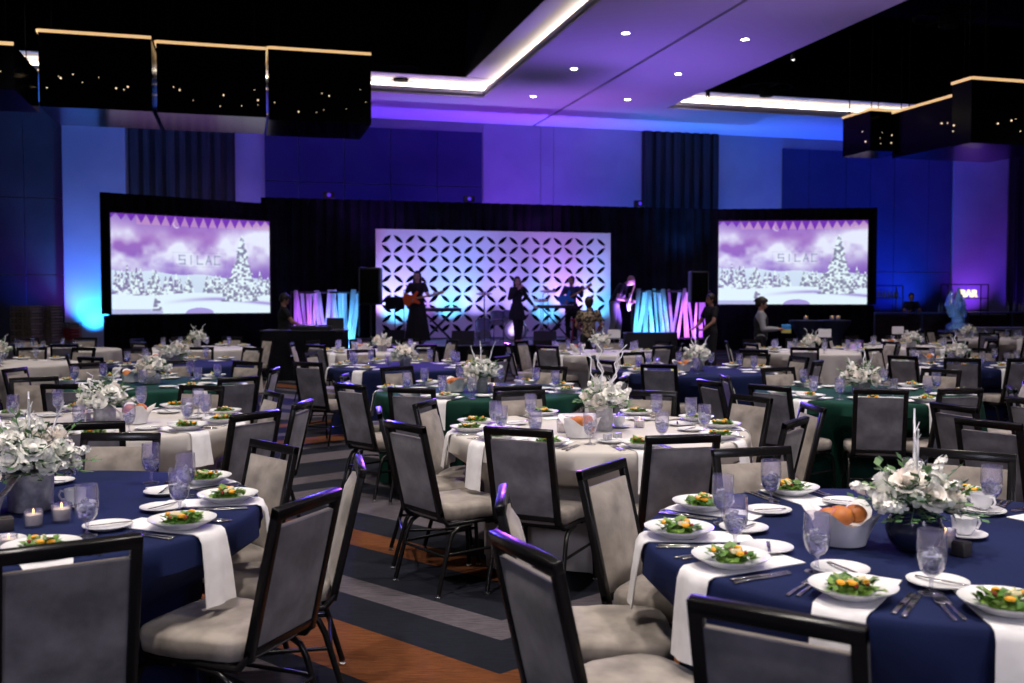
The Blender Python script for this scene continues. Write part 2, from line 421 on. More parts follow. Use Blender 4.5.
# dark round ceiling rigs
def make_rig():
    t = empty('ceiling_speaker_rig')
    MB().tube([(.75*math.cos(a*PI/12), .75*math.sin(a*PI/12), 0) for a in range(24)], .04, 8, closed=True).build('ring', M['plenum'], t)
    MB().box((0,0,0),(1.5,.08,.06)).box((0,0,0),(.08,1.5,.06)).build('crossbar', M['plenum'], t)
    MB().lathe([(0,-.28),(.2,-.26),(.26,-.1),(.2,.08),(0,.1)], 16).build('pod', M['plenum'], t)
    MB().tube([(0,0,0),(0,0,1.9)], .03, 6).build('stem', M['plenum'], t)
    return t
first = None
for px, py, h, d in ((402,74,8.0,'in the left ceiling well beyond the dark glass boxes'),(764,90,8.0,'beyond the right cove corner'),(943,20,8.2,'high in the right ceiling well')):
    o = make_rig() if first is None else copy_tree(first); first = first or o
    o.location = P(px, (h-CAMH)*995/(300-py), h)
    tag(o, 'black round ceiling rig '+d, 'ceiling rig', 'round rigs in the ceiling wells')

# dark glass box chandeliers
rb = random.Random(4)
def make_box(sx, sy, sz, seed):
    r = random.Random(seed)
    t = empty('glass_box_chandelier')
    MB().box((0,0,sz/2),(sx,sy,sz)).build('glass_box', M['smoked'], t)
    e = .018
    b = MB(); b.box((0,-sy/2-e,sz),(sx,.03,.05)); b.box((-sx/2-e,0,sz),(.03,sy,.05)).build('amber_light_strip', M['amber_led'], t)
    for sxx in (-1,1):
        for syy in (-1,1): MB().tube([(sxx*sx*.4, syy*sy*.4, sz),(sxx*sx*.4, syy*sy*.4, sz+10.15-4.7-sz)], .012, 5).build('hanger', M['plenum'], t)
    b = MB()  # glowing dots stand in for downlights mirrored in the dark glass
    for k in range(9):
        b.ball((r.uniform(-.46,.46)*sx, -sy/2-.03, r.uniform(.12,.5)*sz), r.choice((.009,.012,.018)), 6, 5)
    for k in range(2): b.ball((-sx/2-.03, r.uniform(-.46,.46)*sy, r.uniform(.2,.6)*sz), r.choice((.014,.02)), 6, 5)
    b.build('reflection_dot', M['reflection'], t)['kind'] = 'stuff'
    return t
yb = P(155, 18.6).y
boxes = []
x = XW(-40, yb)
for i, (p0, p1, dy, z0, z1) in enumerate([(-90,20,-2.2,4.90,5.62),(43,156,0,5.05,6.40),(156.5,269,.35,5.10,6.42),(270,373,.9,5.16,6.58)]):
    Y = yb+dy; xa, xb = XW(p0, Y), XW(p1, Y)
    if i > 1: xa = xprev+.04
    xprev = xb
    o = make_box(xb-xa-.02, 2.0, z1-z0, 20+i); o.location = ((xa+xb)/2, Y+1.0, z0)
    tag(o, ['dark smoked glass box chandelier at the left edge with lowest amber strip','dark glass box chandelier, left of three whose amber strips run in line','dark glass box chandelier, middle of three whose amber strips run in line','dark glass box chandelier, right of three whose amber strips run in line'][i], 'chandelier', 'dark glass boxes over the left tables')
for i, (px, Z, p1, dep, z0, z1, lb) in enumerate([(968,19.5,1110,1.2,4.62,5.87,'dark glass box chandelier at the right edge with short amber strip'),(957,21.1,1060,2.25,4.85,5.9,'dark glass box chandelier whose amber strip climbs towards the right edge'),(868,23.4,905,1.1,5.05,6.0,'small dark glass box chandelier, innermost of those over the right tables')]):
    p = P(px, Z); xb = XW(p1, p.y)
    if i == 0: dep = .55
    o = make_box(xb-p.x, dep, z1-z0, 40+i); o.location = ((p.x+xb)/2, p.y+dep/2+.02, z0)
    tag(o, lb, 'chandelier', 'dark glass boxes over the right tables')
# ------------------------------------------------------------------ prototypes: chair
def chair_geo(low=False):
    t = empty('banquet_chair'); n = 6 if low else 10
    H = .905; w = .385
    def yb(z): return -.235 - (z-.42)*.235        # line of the reclined back
    # back frame: two flat uprights, top bar, bottom bar
    b = MB(); an = math.atan(.235); rot = Matrix.Rotation(-(-an), 3, 'X')
    L = (H-.40)/math.cos(an); zc = (.40+H)/2
    for s in (-1, 1):
        b.box((s*(w/2-.0165), yb(zc), zc), (.033,.03,L), rot, 0 if low else .004)
    b.box((0, yb(H-.018), H-.018), (w,.032,.040), rot, 0 if low else .005)
    b.box((0, yb(.43), .43), (w,.026,.03), rot, 0 if low else .004)
    b.build('back_frame', M['frame'], t)
    # padded front panel and flat rear panel, leaving the hand gap under the top bar
    z0, z1 = .435, H-.066; ww = w-.064; hc = (z0+z1)/2; hl = (z1-z0)/math.cos(an)
    nf = Vector((0, math.cos(an), math.sin(an)))
    def panel(m, name, off, th, puff):
        b = MB()
        nn = 5 if low else 9
        def fn(u, v):
            x = (u-.5)*ww; z = z0+(z1-z0)*v
            e = max(0, 1-(2*abs(u-.5))**6)*max(0, 1-(2*abs(v-.5))**8)
            p = Vector((x, yb(z), z)) + nf*(off + puff*e)
            return p
        def fb(u, v):
            x = (u-.5)*ww; z = z0+(z1-z0)*v
            return Vector((x, yb(z), z))
        V = {}
        for side, f in ((0, fn), (1, fb)):
            for i in range(nn):
                for j in range(nn): V[side,i,j] = b.bm.verts.new(f(i/(nn-1), j/(nn-1)))
        fs = []
        for side in (0,1):
            for i in range(nn-1):
                for j in range(nn-1): fs.append(b.bm.faces.new((V[side,i,j],V[side,i+1,j],V[side,i+1,j+1],V[side,i,j+1])))
        for k in range(nn-1):
            for (A,B) in (((k,0),(k+1,0)),((k,nn-1),(k+1,nn-1)),((0,k),(0,k+1)),((nn-1,k),(nn-1,k+1))):
                fs.append(b.bm.faces.new((V[0,A[0],A[1]],V[0,B[0],B[1]],V[1,B[0],B[1]],V[1,A[0],A[1]])))
        b._tag(fs); b.build(name, m, t)
    panel(M['front_fabric'], 'backrest', .012, 0, .028)
    panel(M['rear_fabric'], 'rear_panel', -.008, 0, -.008)
    # seat: domed cushion with rounded front corners
    b = MB(); nu, nv = (14, 5) if low else (28, 9)
    def outline(a):
        c, s_ = math.cos(a), math.sin(a); k = 5
        r = (abs(c)**k+abs(s_)**k)**(-1/k)
        x, y = c*r, s_*r
        return x*(.222 if y > 0 else .205), y*.225
    def fn(u, v):
        a = u*2*PI; x, y = outline(a)
        prof = [(0,.392),(.97,.392),(1.0,.40),(1.012,.425),(1.01,.448),(.975,.463),(.8,.472),(.4,.475),(0,.476)] if not low else [(0,.392),(1.,.395),(1.01,.445),(.95,.466),(0,.475)]
        k, z = prof[int(round(v*(len(prof)-1)))]
        return (x*k, y*k+.0, z)
    b.grid(fn, nu, nv, closeu=True); bmesh.ops.remove_doubles(b.bm, verts=b.bm.verts, dist=.0005)
    b.build('seat', M['front_fabric'], t)
    # seat frame and bent tube legs
    b = MB(); rr = .0125
    for s in (-1,1): b.tube([(s*.195,.18,.375),(s*.195,-.2,.375)], rr, n)
    b.tube([(-.195,.15,.375),(.195,.15,.375)], rr, n).tube([(-.195,-.17,.375),(.195,-.17,.375)], rr, n)
    for s in (-1,1): b.tube([(s*.192,-.20,.375),(s*.181,-.238,.42)], rr, n)
    b.build('seat_frame', M['frame'], t)
    for s in (-1,1):
        for q, pts in ((1, [(s*.195,.05,.365),(s*.197,.14,.36),(s*.2,.185,.335),(s*.205,.205,.28),(s*.212,.225,.02)]),
                       (-1,[(s*.195,-.05,.362),(s*.197,-.13,.355),(s*.2,-.175,.33),(s*.204,-.20,.28),(s*.212,-.275,.02)])):
            b = MB(); b.tube(pts, .0125, n); b.m = 1
            e = pts[-1]; b.lathe([(0,.026),(.010,.026),(.010,.014),(.017,.010),(.017,0),(0,0)], 8 if low else 12, (e[0], e[1], 0))
            b.build('leg', [M['frame'], M['glide']], t)
    b = MB()
    for s in (-1,1): b.tube([(s*.206,.212,.22),(s*.206,-.223,.22)], .008, n)
    b.tube([(-.206,-.222,.21),(.206,-.222,.21)], .008, n)
    b.build('stretcher', M['frame'], t)
    return t
CHAIR = chair_geo(); _lc = chair_geo(True); CHAIR_LOW = flatten(_lc, 'banquet_chair'); drop_tree(_lc)
BACKREF = -.235-(.89-.42)*.235     # local y of the top bar

# ------------------------------------------------------------------ prototypes: tableware
def goblet(low=False):
    t = empty('water_goblet'); n = 10 if low else 24
    prof = [(.034,.0),(.034,.003),(.012,.008),(.006,.014),(.005,.034),(.008,.048),(.022,.056),(.033,.072),(.0390,.098),(.0395,.128),(.0375,.176)]
    b = MB().lathe([(0,0)]+prof, n); b.build('glass_bowl', M['glass'], t)
    w = MB().lathe([(0,.052),(.019,.058),(.030,.073),(.0355,.096),(.0362,.108),(0,.1085)], n).build('water', M['water'], t)
    b = MB(); r = random.Random(3)
    if not low:
        for k in range(7):
            a = r.uniform(0,6.28); q = r.uniform(0,.018)
            z = .088+.04*k/7
            rot = Matrix.Rotation(r.uniform(0,3),3,(r.random(),r.random(),r.random()+.1))
            b.box((q*math.cos(a), q*math.sin(a), z), (.015,.014,.013), rot, .002)
        b.build('ice', M['ice_cube'], t)
    else:
        for k in range(4): b.box((.01*math.cos(k*2), .01*math.sin(k*2), .095+.017*k), (.02,.02,.016), Matrix.Rotation(k,3,'Y'))
        b.build('ice', M['ice_cube'], t)
    return t
GOB = goblet(); _g = goblet(True); GOB_LOW = flatten(_g, 'water_goblet'); drop_tree(_g)
PLATE = MB().lathe([(0,.004),(.06,.003),(.066,0),(.07,.004),(.105,.020),(.116,.028),(.117,.031),(.112,.030),(.09,.018),(.07,.009),(0,.008)], 40).mesh('salad_plate', M['china'])
PLATE_LOW = MB().lathe([(0,.0),(.066,0),(.116,.028),(.112,.030),(.07,.009),(0,.008)], 18).mesh('salad_plate', M['china'])
BPLATE = MB().lathe([(0,.003),(.045,.002),(.048,0),(.052,.003),(.078,.012),(.084,.014),(.084,.017),(.075,.014),(.05,.007),(0,.006)], 32).mesh('bread_plate', M['china'])
def leafy(b, r, c, R_, n, lo, hi, dome):
    for k in range(n):
        a = r.uniform(0, 2*PI); q = R_*math.sqrt(r.random()); z = dome*(1-(q/R_)**2)*r.uniform(.3,1.05)
        p = Vector((c[0]+q*math.cos(a), c[1]+q*math.sin(a), c[2]+z)); L_ = r.uniform(lo, hi); wd = L_*r.uniform(.25,.5)
        d = Vector((math.cos(a*2.1+k), math.sin(a*2.1+k), r.uniform(-.2,.8))).normalized(); sd = d.cross(Vector((0,0,1))).normalized()*wd; up = Vector((0,0,L_*r.uniform(-.1,.25)))
        A, B, C_, D = p, p+d*L_*.5+sd+up, p+d*L_, p+d*L_*.5-sd+up
        E = p+d*L_*.5+up*.2
        vs = [b.bm.verts.new(v) for v in (A,B,C_,D,E)]
        f = [b.bm.faces.new((vs[0],vs[1],vs[4])), b.bm.faces.new((vs[1],vs[2],vs[4])), b.bm.faces.new((vs[2],vs[3],vs[4])), b.bm.faces.new((vs[3],vs[0],vs[4]))]
        b._tag(f, False)
def salad(seed, low=False):
    r = random.Random(seed); t = empty('green_salad')
    b = MB(); b.ball((0,0,.004), .045, 10, 6, (1,1,.35)); leafy(b, r, (0,0,.006), .062, 35 if low else 120, .018, .04, .03)
    tag(b.build('salad_greens', M['salad'], t), kind='stuff')
    for k in range(3):
        a = r.uniform(0,6.28); q = r.uniform(.005,.035)
        b = MB(); pts = [(q*math.cos(a)+.02*math.cos(a+s_), q*math.sin(a)+.02*math.sin(a+s_), .034) for s_ in (-.7,-.25,.25,.7)]
        b.tube(pts, [.003,.0075,.0075,.003], 7); b.build('orange_segment', M['orange'], t)
    for k in range(2):
        a = r.uniform(0,6.28); b = MB().tube([(.0,.0,.03),(.035*math.cos(a),.035*math.sin(a),.036)], .007, 6); b.build('pear_slice', M['pear'], t)
    for k in range(3):
        a = r.uniform(0,6.28); q = r.uniform(.02,.05); MB().ball((q*math.cos(a), q*math.sin(a), .027), .007, 7, 5).build('cranberry', M['cranberry'], t)
    return t
SAL = [salad(k) for k in range(3)]
_s = [salad(10+k, True) for k in range(2)]; SAL_LOW = [flatten(s, 'green_salad') for s in _s]
for s in _s: drop_tree(s)
KNIFE = MB().box((0,-.055,.003),(.014,.1,.005),None,.0015).box((0,.05,.0025),(.017,.115,.002),None,.0008).mesh('table_knife', M['steel'])
_b = MB().box((0,-.03,.003),(.011,.13,.003),None,.0012).box((0,.05,.004),(.022,.03,.002),None,.0008)
for k in range(4): _b.box((-.0085+.0057*k,.082,.0045),(.0026,.04,.0018))
FORK = _b.mesh('table_fork', M['steel'])
_b = MB().box((0,-.03,.003),(.010,.13,.003),None,.0012).ball((0,.06,.005),.02,12,8,(1,1.5,.25)); SPOON = _b.mesh('tea_spoon', M['steel'])
def cup():
    t = empty('coffee_cup')
    MB().lathe([(0,.012),(.024,.012),(.026,.016),(.038,.035),(.042,.07),(.040,.07),(.036,.036),(.022,.019),(0,.019)], 28).build('bowl', M['china'], t)
    MB().tube([(.040,0,.058),(.056,0,.062),(.064,0,.045),(.054,0,.028),(.037,0,.030)], .0045, 8).build('handle', M['china'], t)
    MB().lathe([(0,.001),(.03,0),(.06,.010),(.075,.013),(.075,.016),(.055,.012),(.03,.010),(0,.011)], 28).build('saucer', M['china'], t)
    return t
def roll_mesh(seed):
    r = random.Random(seed); b = MB(); b.ball((0,0,0), .042, 14, 10, (1.0, .88, .72))
    for v in b.bm.verts: v.co *= 1+.06*math.sin(9*v.co.x*30+seed)*.3+r.uniform(-.01,.01)
    return b.mesh('bread_roll', M['roll'])
ROLLS = [roll_mesh(k) for k in range(3)]
def basket_mesh():
    b = MB(); N = 48
    def fn(u, v):
        a = 2*PI*u
        fl = .5+.5*math.cos(4*a)
        r0 = .075 + .02*v + .045*v*v*fl; z = .005+ (.07+.075*fl)*v - .02*fl*v**4
        r0 += .006*math.sin(11*a)*v
        return (r0*math.cos(a), r0*math.sin(a), z)
    b.grid(fn, N, 10, closeu=True)
    def fi(u, v):
        a = 2*PI*u; r0 = .0+.085*v; return (r0*math.cos(a), r0*math.sin(a), .045+.01*v)
    b.grid(fi, 24, 4, closeu=True)
    return b.mesh('bread_napkin_basket', M['napkin'])
BASKET = basket_mesh()
def votive():
    t = empty('votive_candle')
    MB().lathe([(0,.0),(.03,0),(.033,.004),(.034,.062),(.031,.062),(.030,.006),(0,.006)], 24).build('candle_glass', M['glass'], t)
    MB().lathe([(0,.008),(.028,.008),(.028,.045),(0,.043)], 20).build('wax', M['candle'], t)
    MB().lathe([(0,.045),(.004,.050),(.003,.06),(0,.068)], 8).build('flame', mat('flame', (1,.6,.2), .5, emit=(1,.55,.15), es=4), t)
    return t
SHAKER = MB().box((0,0,.022),(.045,.045,.044),None,.003).box((0,0,.0455),(.038,.038,.003)).mesh('square_shaker', M['cube'])
SHAKER_S = MB().box((0,0,.022),(.04,.04,.044),None,.003).mesh('square_shaker', M['silver_vase'])

# ------------------------------------------------------------------ prototypes: flowers
def rose_mesh(seed, mt, Rr=.034):
    r = random.Random(seed); b = MB()
    b.ball((0,0,0), Rr*.42, 10, 8, (1,1,1.1))
    for ring, (rad, tilt, n, z) in enumerate([(.40,.12,4,.15),(.58,.35,5,.08),(.80,.62,6,-.02),(1.0,.95,7,-.16)]):
        for k in range(n):
            a = 2*PI*(k+.5*(ring%2))/n + r.uniform(-.15,.15); wd = 2*PI/n*.72
            def fn(u, v, a=a, rad=rad, tilt=tilt, z=z, wd=wd):
                aa = a+(u-.5)*2*wd*math.sin(PI*min(1,.25+.6*v)); rr = Rr*(rad*(.55+.5*v)+ .25*tilt*v*v)
                zz = Rr*(z-.35+ .95*v*(1-.35*tilt) - .25*tilt*v**3) - Rr*.1*abs(u-.5)
                return (rr*math.cos(aa), rr*math.sin(aa), zz)
            b.grid(fn, 5, 4)
    return b.mesh('rose', mt)
def stock_mesh(seed, h=.10):   # a spike of small ruffled florets
    r = random.Random(seed); b = MB()
    for k in range(26):
        z = h*(k/26); a = k*2.4; q = .021*(1-.55*k/26)
        c = Vector((q*math.cos(a), q*math.sin(a), z)); o_ = Vector((math.cos(a), math.sin(a), .5)).normalized()
        e1 = o_.cross(Vector((0,0,1))).normalized(); e2 = o_.cross(e1)
        for p in range(5):
            an = p*2*PI/5+r.random(); d = e1*math.cos(an)+e2*math.sin(an); s_ = .0135*r.uniform(.8,1.15)
            sd = o_.cross(d)*s_*.55
            vs = [b.bm.verts.new(v) for v in (c, c+d*s_*.7+sd+o_*.004, c+d*s_*1.15+o_*.002, c+d*s_*.7-sd+o_*.004)]
            b._tag([b.bm.faces.new(vs)], False)
    return b.mesh('stock_bloom', M['petal'])
ROSES = [rose_mesh(1, M['petal']), rose_mesh(2, M['blush'], .037), rose_mesh(3, M['petal'], .03)]
STOCKS = [stock_mesh(k, .085+.02*k) for k in range(3)]
def arrangement(seed, vase='cyl', spread=.16, nrose=9, nstock=14, branches=4, bh=.26, vh=.14, vr=.055, greens=70):
    r = random.Random(seed); t = empty('floral_centerpiece')
    b = MB()
    if vase == 'cyl': b.lathe([(0,0),(vr*.92,0),(vr,.006),(vr*1.06,vh),(vr*.98,vh),(vr*.9,.01),(0,.01)], 32)
    elif vase == 'bowl': b.lathe([(0,0),(vr*.7,0),(vr*1.05,vh*.25),(vr*1.2,vh*.55),(vr*1.0,vh*.88),(vr*.9,vh),(vr*.83,vh),(0,vh*.8)], 32)
    else: b.box((0,0,vh/2),(vr*2.6,vr*1.7,vh),None,.004)
    b.build('vase', M['dark_vase'] if vase == 'bowl' else M['silver_vase'], t)
    c0 = Vector((0,0,vh+.01))
    pts = []
    def place(me, nm, k, n, rad, zs, s0):
        # even spread over a dome
        f = (k+.5)/n; th = math.acos(1-f*.95); a = k*2.39996+seed
        d = Vector((math.sin(th)*math.cos(a), math.sin(th)*math.sin(a), math.cos(th)))
        p = c0+Vector((d.x*rad, d.y*rad*.9, d.z*rad*zs))*r.uniform(.85,1.1)
        o = bpy.data.objects.new(nm, me); COL.objects.link(o); o.parent = t; o.location = p
        o.rotation_euler = d.to_track_quat('Z','Y').to_euler(); o.scale = (s0*r.uniform(.9,1.15),)*3
    for k in range(nrose): place(ROSES[k % 3], 'rose', k, nrose, spread*.86, .85, 1.3)
    for k in range(nstock): place(STOCKS[k % 3], 'stock_bloom', k, nstock, spread*.55, .9, .82)
    b = MB()
    for k in range(greens):
        f = (k+.5)/greens; th = math.acos(1-f*1.1); a = k*2.39996*1.7+1
        d = Vector((math.sin(th)*math.cos(a), math.sin(th)*math.sin(a), math.cos(th)*.9)); L_ = spread*r.uniform(.75,1.25)
        tip = c0+d*L_; bend = Vector((0,0,-.03*r.random()))
        b.m = 0; b.tube([c0+d*.02, c0+d*L_*.6+bend*.3, tip+bend], .0016, 4, cap=False)
        for j in range(7):
            q = .45+.55*j/6; p = c0+d*L_*q+bend*q; s_ = .5-(j%2)
            sd = d.cross(Vector((0,0,1))).normalized()*s_*2 if d.z < .98 else Vector((s_*2,0,0))
            ld = (sd*.7+d*.7+Vector((0,0,r.uniform(-.3,.4)))).normalized(); ll = r.uniform(.024,.044); wv = ld.cross(Vector((0,.3,1))).normalized()*ll*.33
            vs = [b.bm.verts.new(v) for v in (p, p+ld*ll*.5+wv, p+ld*ll, p+ld*ll*.5-wv)]
            b._tag([b.bm.faces.new(vs)], False)
    tag(b.build('foliage', M['leaf'], t), kind='stuff')
    for k in range(branches):
        a = k*2*PI/max(1,branches)+.6; pts = []; q = .02
        for j in range(9):
            f = j/8; w_ = .018*math.sin(j*1.9+k)*(f+.2)
            pts.append(c0+Vector((math.cos(a)*(q+.11*f)+w_, math.sin(a)*(q+.10*f)+w_*.6, bh*f*(1-.12*(k%2)))))
        b = MB().tube(pts, [.0065-.0035*j/8 for j in range(9)], 6)
        for j in (3,5,6): b.tube([pts[j], pts[j]+Vector((.02*math.cos(k+j),.02*math.sin(k*2+j),.035))], [.0026,.0012], 5)
        b.build('glitter_branch', M['silver_branch'], t)
    return t
_f = arrangement(9, 'cyl', .17, 12, 12, 3, .25, greens=36); FLOW_LOW = flatten(_f, 'floral_centerpiece'); drop_tree(_f)
_f = arrangement(12, 'box', .18, 12, 13, 2, .2, .1, greens=36); FLOW_LOW2 = flatten(_f, 'floral_centerpiece'); drop_tree(_f)

# ------------------------------------------------------------------ tables
RT, HT = .915, .76
K = 795.0
ALLCH = []
def tl(px, Z): return Vector(((px-512)/995.0*Z, Z))
class Table: pass
CENTRES = [tl(*a) for a in ((922,3.3),(8,3.75),(598,6.12),(103,6.5),(1235,7.0),(480,8.75),(865,8.5),(148,9.5),(695,11.3),(405,12.0),(968,12.4),(178,12.5),(2,12.5),(815,15.5),(912,17.0),(595,15.2),(378,15.5),(200,16.5),(60,16.0),(985,21.0))]
def make_table(name, cloth, px, Z, chairs=(), extra=(), auto=0, near=False, flower='cyl', scale_f=1.0, seed=0, cloth_full=True):
    T = Table(); T.name = name; T.c = tl(px, Z); T.near = near; T.slots = []
    rr = random.Random(seed+100)
    ch = []
    for it in chairs:
        cpx, cpy = it[0], it[1]; dth = it[2] if len(it) > 2 else 0
        cz = 657.0/(cpy-300); p = tl(cpx, cz); v = p-T.c
        rmin = 1.13 if Z < 8 else 1.2
        if v.length < rmin: v = v.normalized()*rmin; p = T.c+v
        th = math.degrees(math.atan2(-v.x, -v.y))+dth
        ch.append((p, th, math.degrees(math.atan2(v.x, v.y))))
    if auto:
        base = rr.uniform(0, 36)
        for k in range(auto):
            phi = base+360.0/auto*k; q = rr.uniform(1.22, 1.36)
            if any(abs((phi-c[2]+180) % 360-180) < 24 for c in ch): continue
            p = T.c+Vector((math.sin(R(phi)), math.cos(R(phi))))*q
            if any((p-c).length < .8 for c in ALLCH) or any((p-c[0]).length < .58 for c in ch): continue
            ch.append((p, phi+180+rr.uniform(-9, 9), phi % 360))
    ch = [c for c in ch if all((c[0]-q).length > 1.12 for q in CENTRES if (q-T.c).length > .01) and (Z < 9.2 or all((c[0]-q).length > .62 for q in ALLCH))]
    for _ in range(3):
        for i in range(len(ch)):
            for j in range(i):
                v = ch[i][0]-ch[j][0]
                if 0 < v.length < (.5 if Z < 8 else .6):
                    m = v.normalized()*((.5 if Z < 8 else .6)-v.length)*.5; ch[i] = (ch[i][0]+m, *ch[i][1:]); ch[j] = (ch[j][0]-m, *ch[j][1:])
    T.ch = ch
    for c in ch: ALLCH.append(c[0])
    slots = [c[2] for c in ch if all(abs((c[2]-e+180)%360-180) > 15 for e in extra)]+list(extra)
    slots.sort(key=lambda a: a % 360); ss = []
    for s in slots:
        if all(abs((s-e+180) % 360-180) > 20 for e in ss): ss.append(s)
    T.slots = ss
    ctr = W(T.c.x, T.c.y, 0)
    # cloth, pushed in where a seat stands against it
    N = 150 if near else 72
    zs = [HT, HT, HT, HT-.004, HT-.012, HT-.03, .66, .56, .50, .44, .36, .26, .14, .02]
    seats = []
    for p, th, _ in ch:
        f = Vector((math.sin(R(th)), math.cos(R(th)))); rt = Vector((f.y, -f.x)); o = p-f*BACKREF - T.c   # seat centre relative to the table
        seats.append((o, f, rt))
    def rlimit(phi, z):
        d = Vector((math.sin(phi), math.cos(phi))); lim = 9
        for o, f, rt in seats:
            # ray from the table centre against the seat's footprint
            tmin = None
            for i in range(10, 62):
                q = i*.025; v = d*q-o
                if abs(v.dot(f)) < .25 and abs(v.dot(rt)) < .222: tmin = q; break
            if tmin: lim = min(lim, tmin-.04)
        return lim
    kf = rr.randint(13, 17); ph0 = rr.uniform(0, 6)
    lims = [rlimit(2*PI*i/N, 0) for i in range(N)]
    lims = [min(lims[i-1], lims[i], lims[(i+1) % N]) for i in range(N)]
    b = MB()
    def fn(u, v):
        i = int(round(u*N)) % N; phi = 2*PI*i/N; j = int(round(v*(len(zs)-1))); z = zs[j]
        if j == 0: r_ = 0.0
        elif j == 1: r_ = RT*.55
        elif j == 2: r_ = RT-.02
        elif j == 3: r_ = RT-.006
        elif j == 4: r_ = RT
        elif j == 5: r_ = RT+.006
        else:
            dz = (HT-.03-z)/.7
            fold = math.sin(kf*phi+ph0+.8*math.sin(2*phi))+.35*math.sin(2.3*kf*phi+1.3)
            r_ = RT+.006+.035*dz+.055*dz**.7*fold
            if z < .48: r_ = min(r_, lims[i])
            elif z < .51: r_ = min(r_, lims[i]+.01)
            elif z < .6: r_ = min(r_, max(lims[i]+.05, RT-.12 if lims[i] < RT else 0))
        return (r_*math.sin(phi), r_*math.cos(phi), z)
    b.grid(fn, N, len(zs), closeu=True); bmesh.ops.remove_doubles(b.bm, verts=b.bm.verts, dist=.0004)
    o = b.build('tablecloth', M[cloth], None, ctr, -YAW)
    tag(o, {'navy':'navy blue','ivory':'ivory','green':'dark green'}[cloth]+' floor-length cloth on the '+name, 'tablecloth', 'round banquet tables')
    T.ctr = ctr
    # hour names
    used = {}
    def hour(phi, key):
        h = ((phi % 360)/30.0) if key != 'x' else 0; hh = int(round(h)) % 12 or 12
        for dlt in (0,1,-1,2,-2,3,-3,4,-4,5,-5,6):
            c = (hh+dlt-1) % 12+1
            if (key, c) not in used: used[key, c] = 1; return c
        return hh
    fc = W(0, 0, 0)
    for p, th, phi in sorted(ch, key=lambda c: c[2] % 360):
        hh = hour(phi, 'chair'); tt = (th+180) % 360-180
        back = abs(tt) < 85
        f = Vector((math.sin(R(th)), math.cos(R(th)))); org = p-f*BACKREF
        loc = W(org.x, org.y, 0); rz = heading(th)
        if T.c.y > 11.2 or (near is False and T.c.y > 10.5): c = put(CHAIR_LOW, 'banquet_chair', loc, rz)
        else: c = copy_tree(CHAIR); c.location = loc; c.rotation_euler = (0,0,rz)
        tag(c, ('grey backed' if back else 'taupe faced')+' banquet chair at %d o\'clock of the %s' % (hh, name), 'chair', 'banquet chairs around the tables')
    # place settings
    for phi in ss:
        hh = hour(phi, 'set'); o_ = Vector((math.sin(R(phi)), math.cos(R(phi)))); f = -o_; rt = Vector((f.y, -f.x))
        def at(rad, side, z): q = T.c+o_*rad+rt*side; return W(q.x, q.y, z)
        rz = heading(phi+180); suf = ' at %d o\'clock of the %s' % (hh, name); Z0 = HT+.001
        jr = rr.uniform(-.015, .015)
        # napkin running under the plate and over the table edge
        b = MB(); wn = .145; nl = rr.uniform(.20,.27); sk = rr.uniform(-.008,.008)
        path = [(RT-.36,.0035),(RT-.2,.0035),(RT-.05,.0035),(RT-.006,.003),(RT+.008,-.006),(RT+.020,-.03),(RT+.034,-.12),(RT+.046,-nl)]
        def fn(u, v):
            i = v*(len(path)-1); k = int(round(i)); r_, z = path[k]; x = (u-.5)*wn*(1+.06*math.sin(k)); s_ = .006*math.sin(u*9+k*.6) if k > 4 else 0
            if k > 3: r_ += -.5*x*x/RT + s_ + .004
            else: r_ = r_ - (x*x*.5/RT if k == 3 else 0)
            return (x+sk*k*.3, -(r_), z)
        if near or T.c.y < 13:
            nb = 7
            b.grid(fn, nb, len(path)); 
            thicken(b.bm, .003)
            o = b.build('napkin', M['napkin'], None, (*W(T.c.x, T.c.y, Z0).xy, Z0), rz)
        else:
            b.grid(fn, 3, len(path)); o = b.build('napkin', M['napkin'], None, (*W(T.c.x, T.c.y, Z0+.002).xy, Z0+.002), rz)
        tag(o, 'white cotton napkin hanging'+suf, 'napkin', 'napkins hanging off the table edges')
        pl = put(PLATE if T.c.y < 11 else PLATE_LOW, 'salad_plate', at(.79+jr, 0, Z0+.0075), rz)
        tag(pl, 'white rimmed salad plate'+suf, 'plate', 'salad plates on the tables')
        k = rr.randrange(3)
        if T.c.y < 7: s = copy_tree(SAL[k]); s.location = at(.79+jr, 0, Z0+.0165)
        else: s = put(SAL_LOW[k % 2], 'green_salad', at(.79+jr, 0, Z0+.0165))
        s.rotation_euler = (0,0,rr.uniform(0,6)); tag(s, 'green salad with orange'+suf, 'salad', 'salads on the plates')
        if T.c.y < 11: g = copy_tree(GOB)
        else: g = put(GOB_LOW, 'water_goblet', (0,0,0))
        g.location = at(.62+rr.uniform(-.03,.03), .17+rr.uniform(-.015,.015), Z0); g.rotation_euler = (0,0,rr.uniform(0,6))
        tag(g, 'stemmed ice water goblet'+suf, 'glass', 'water goblets on the tables')
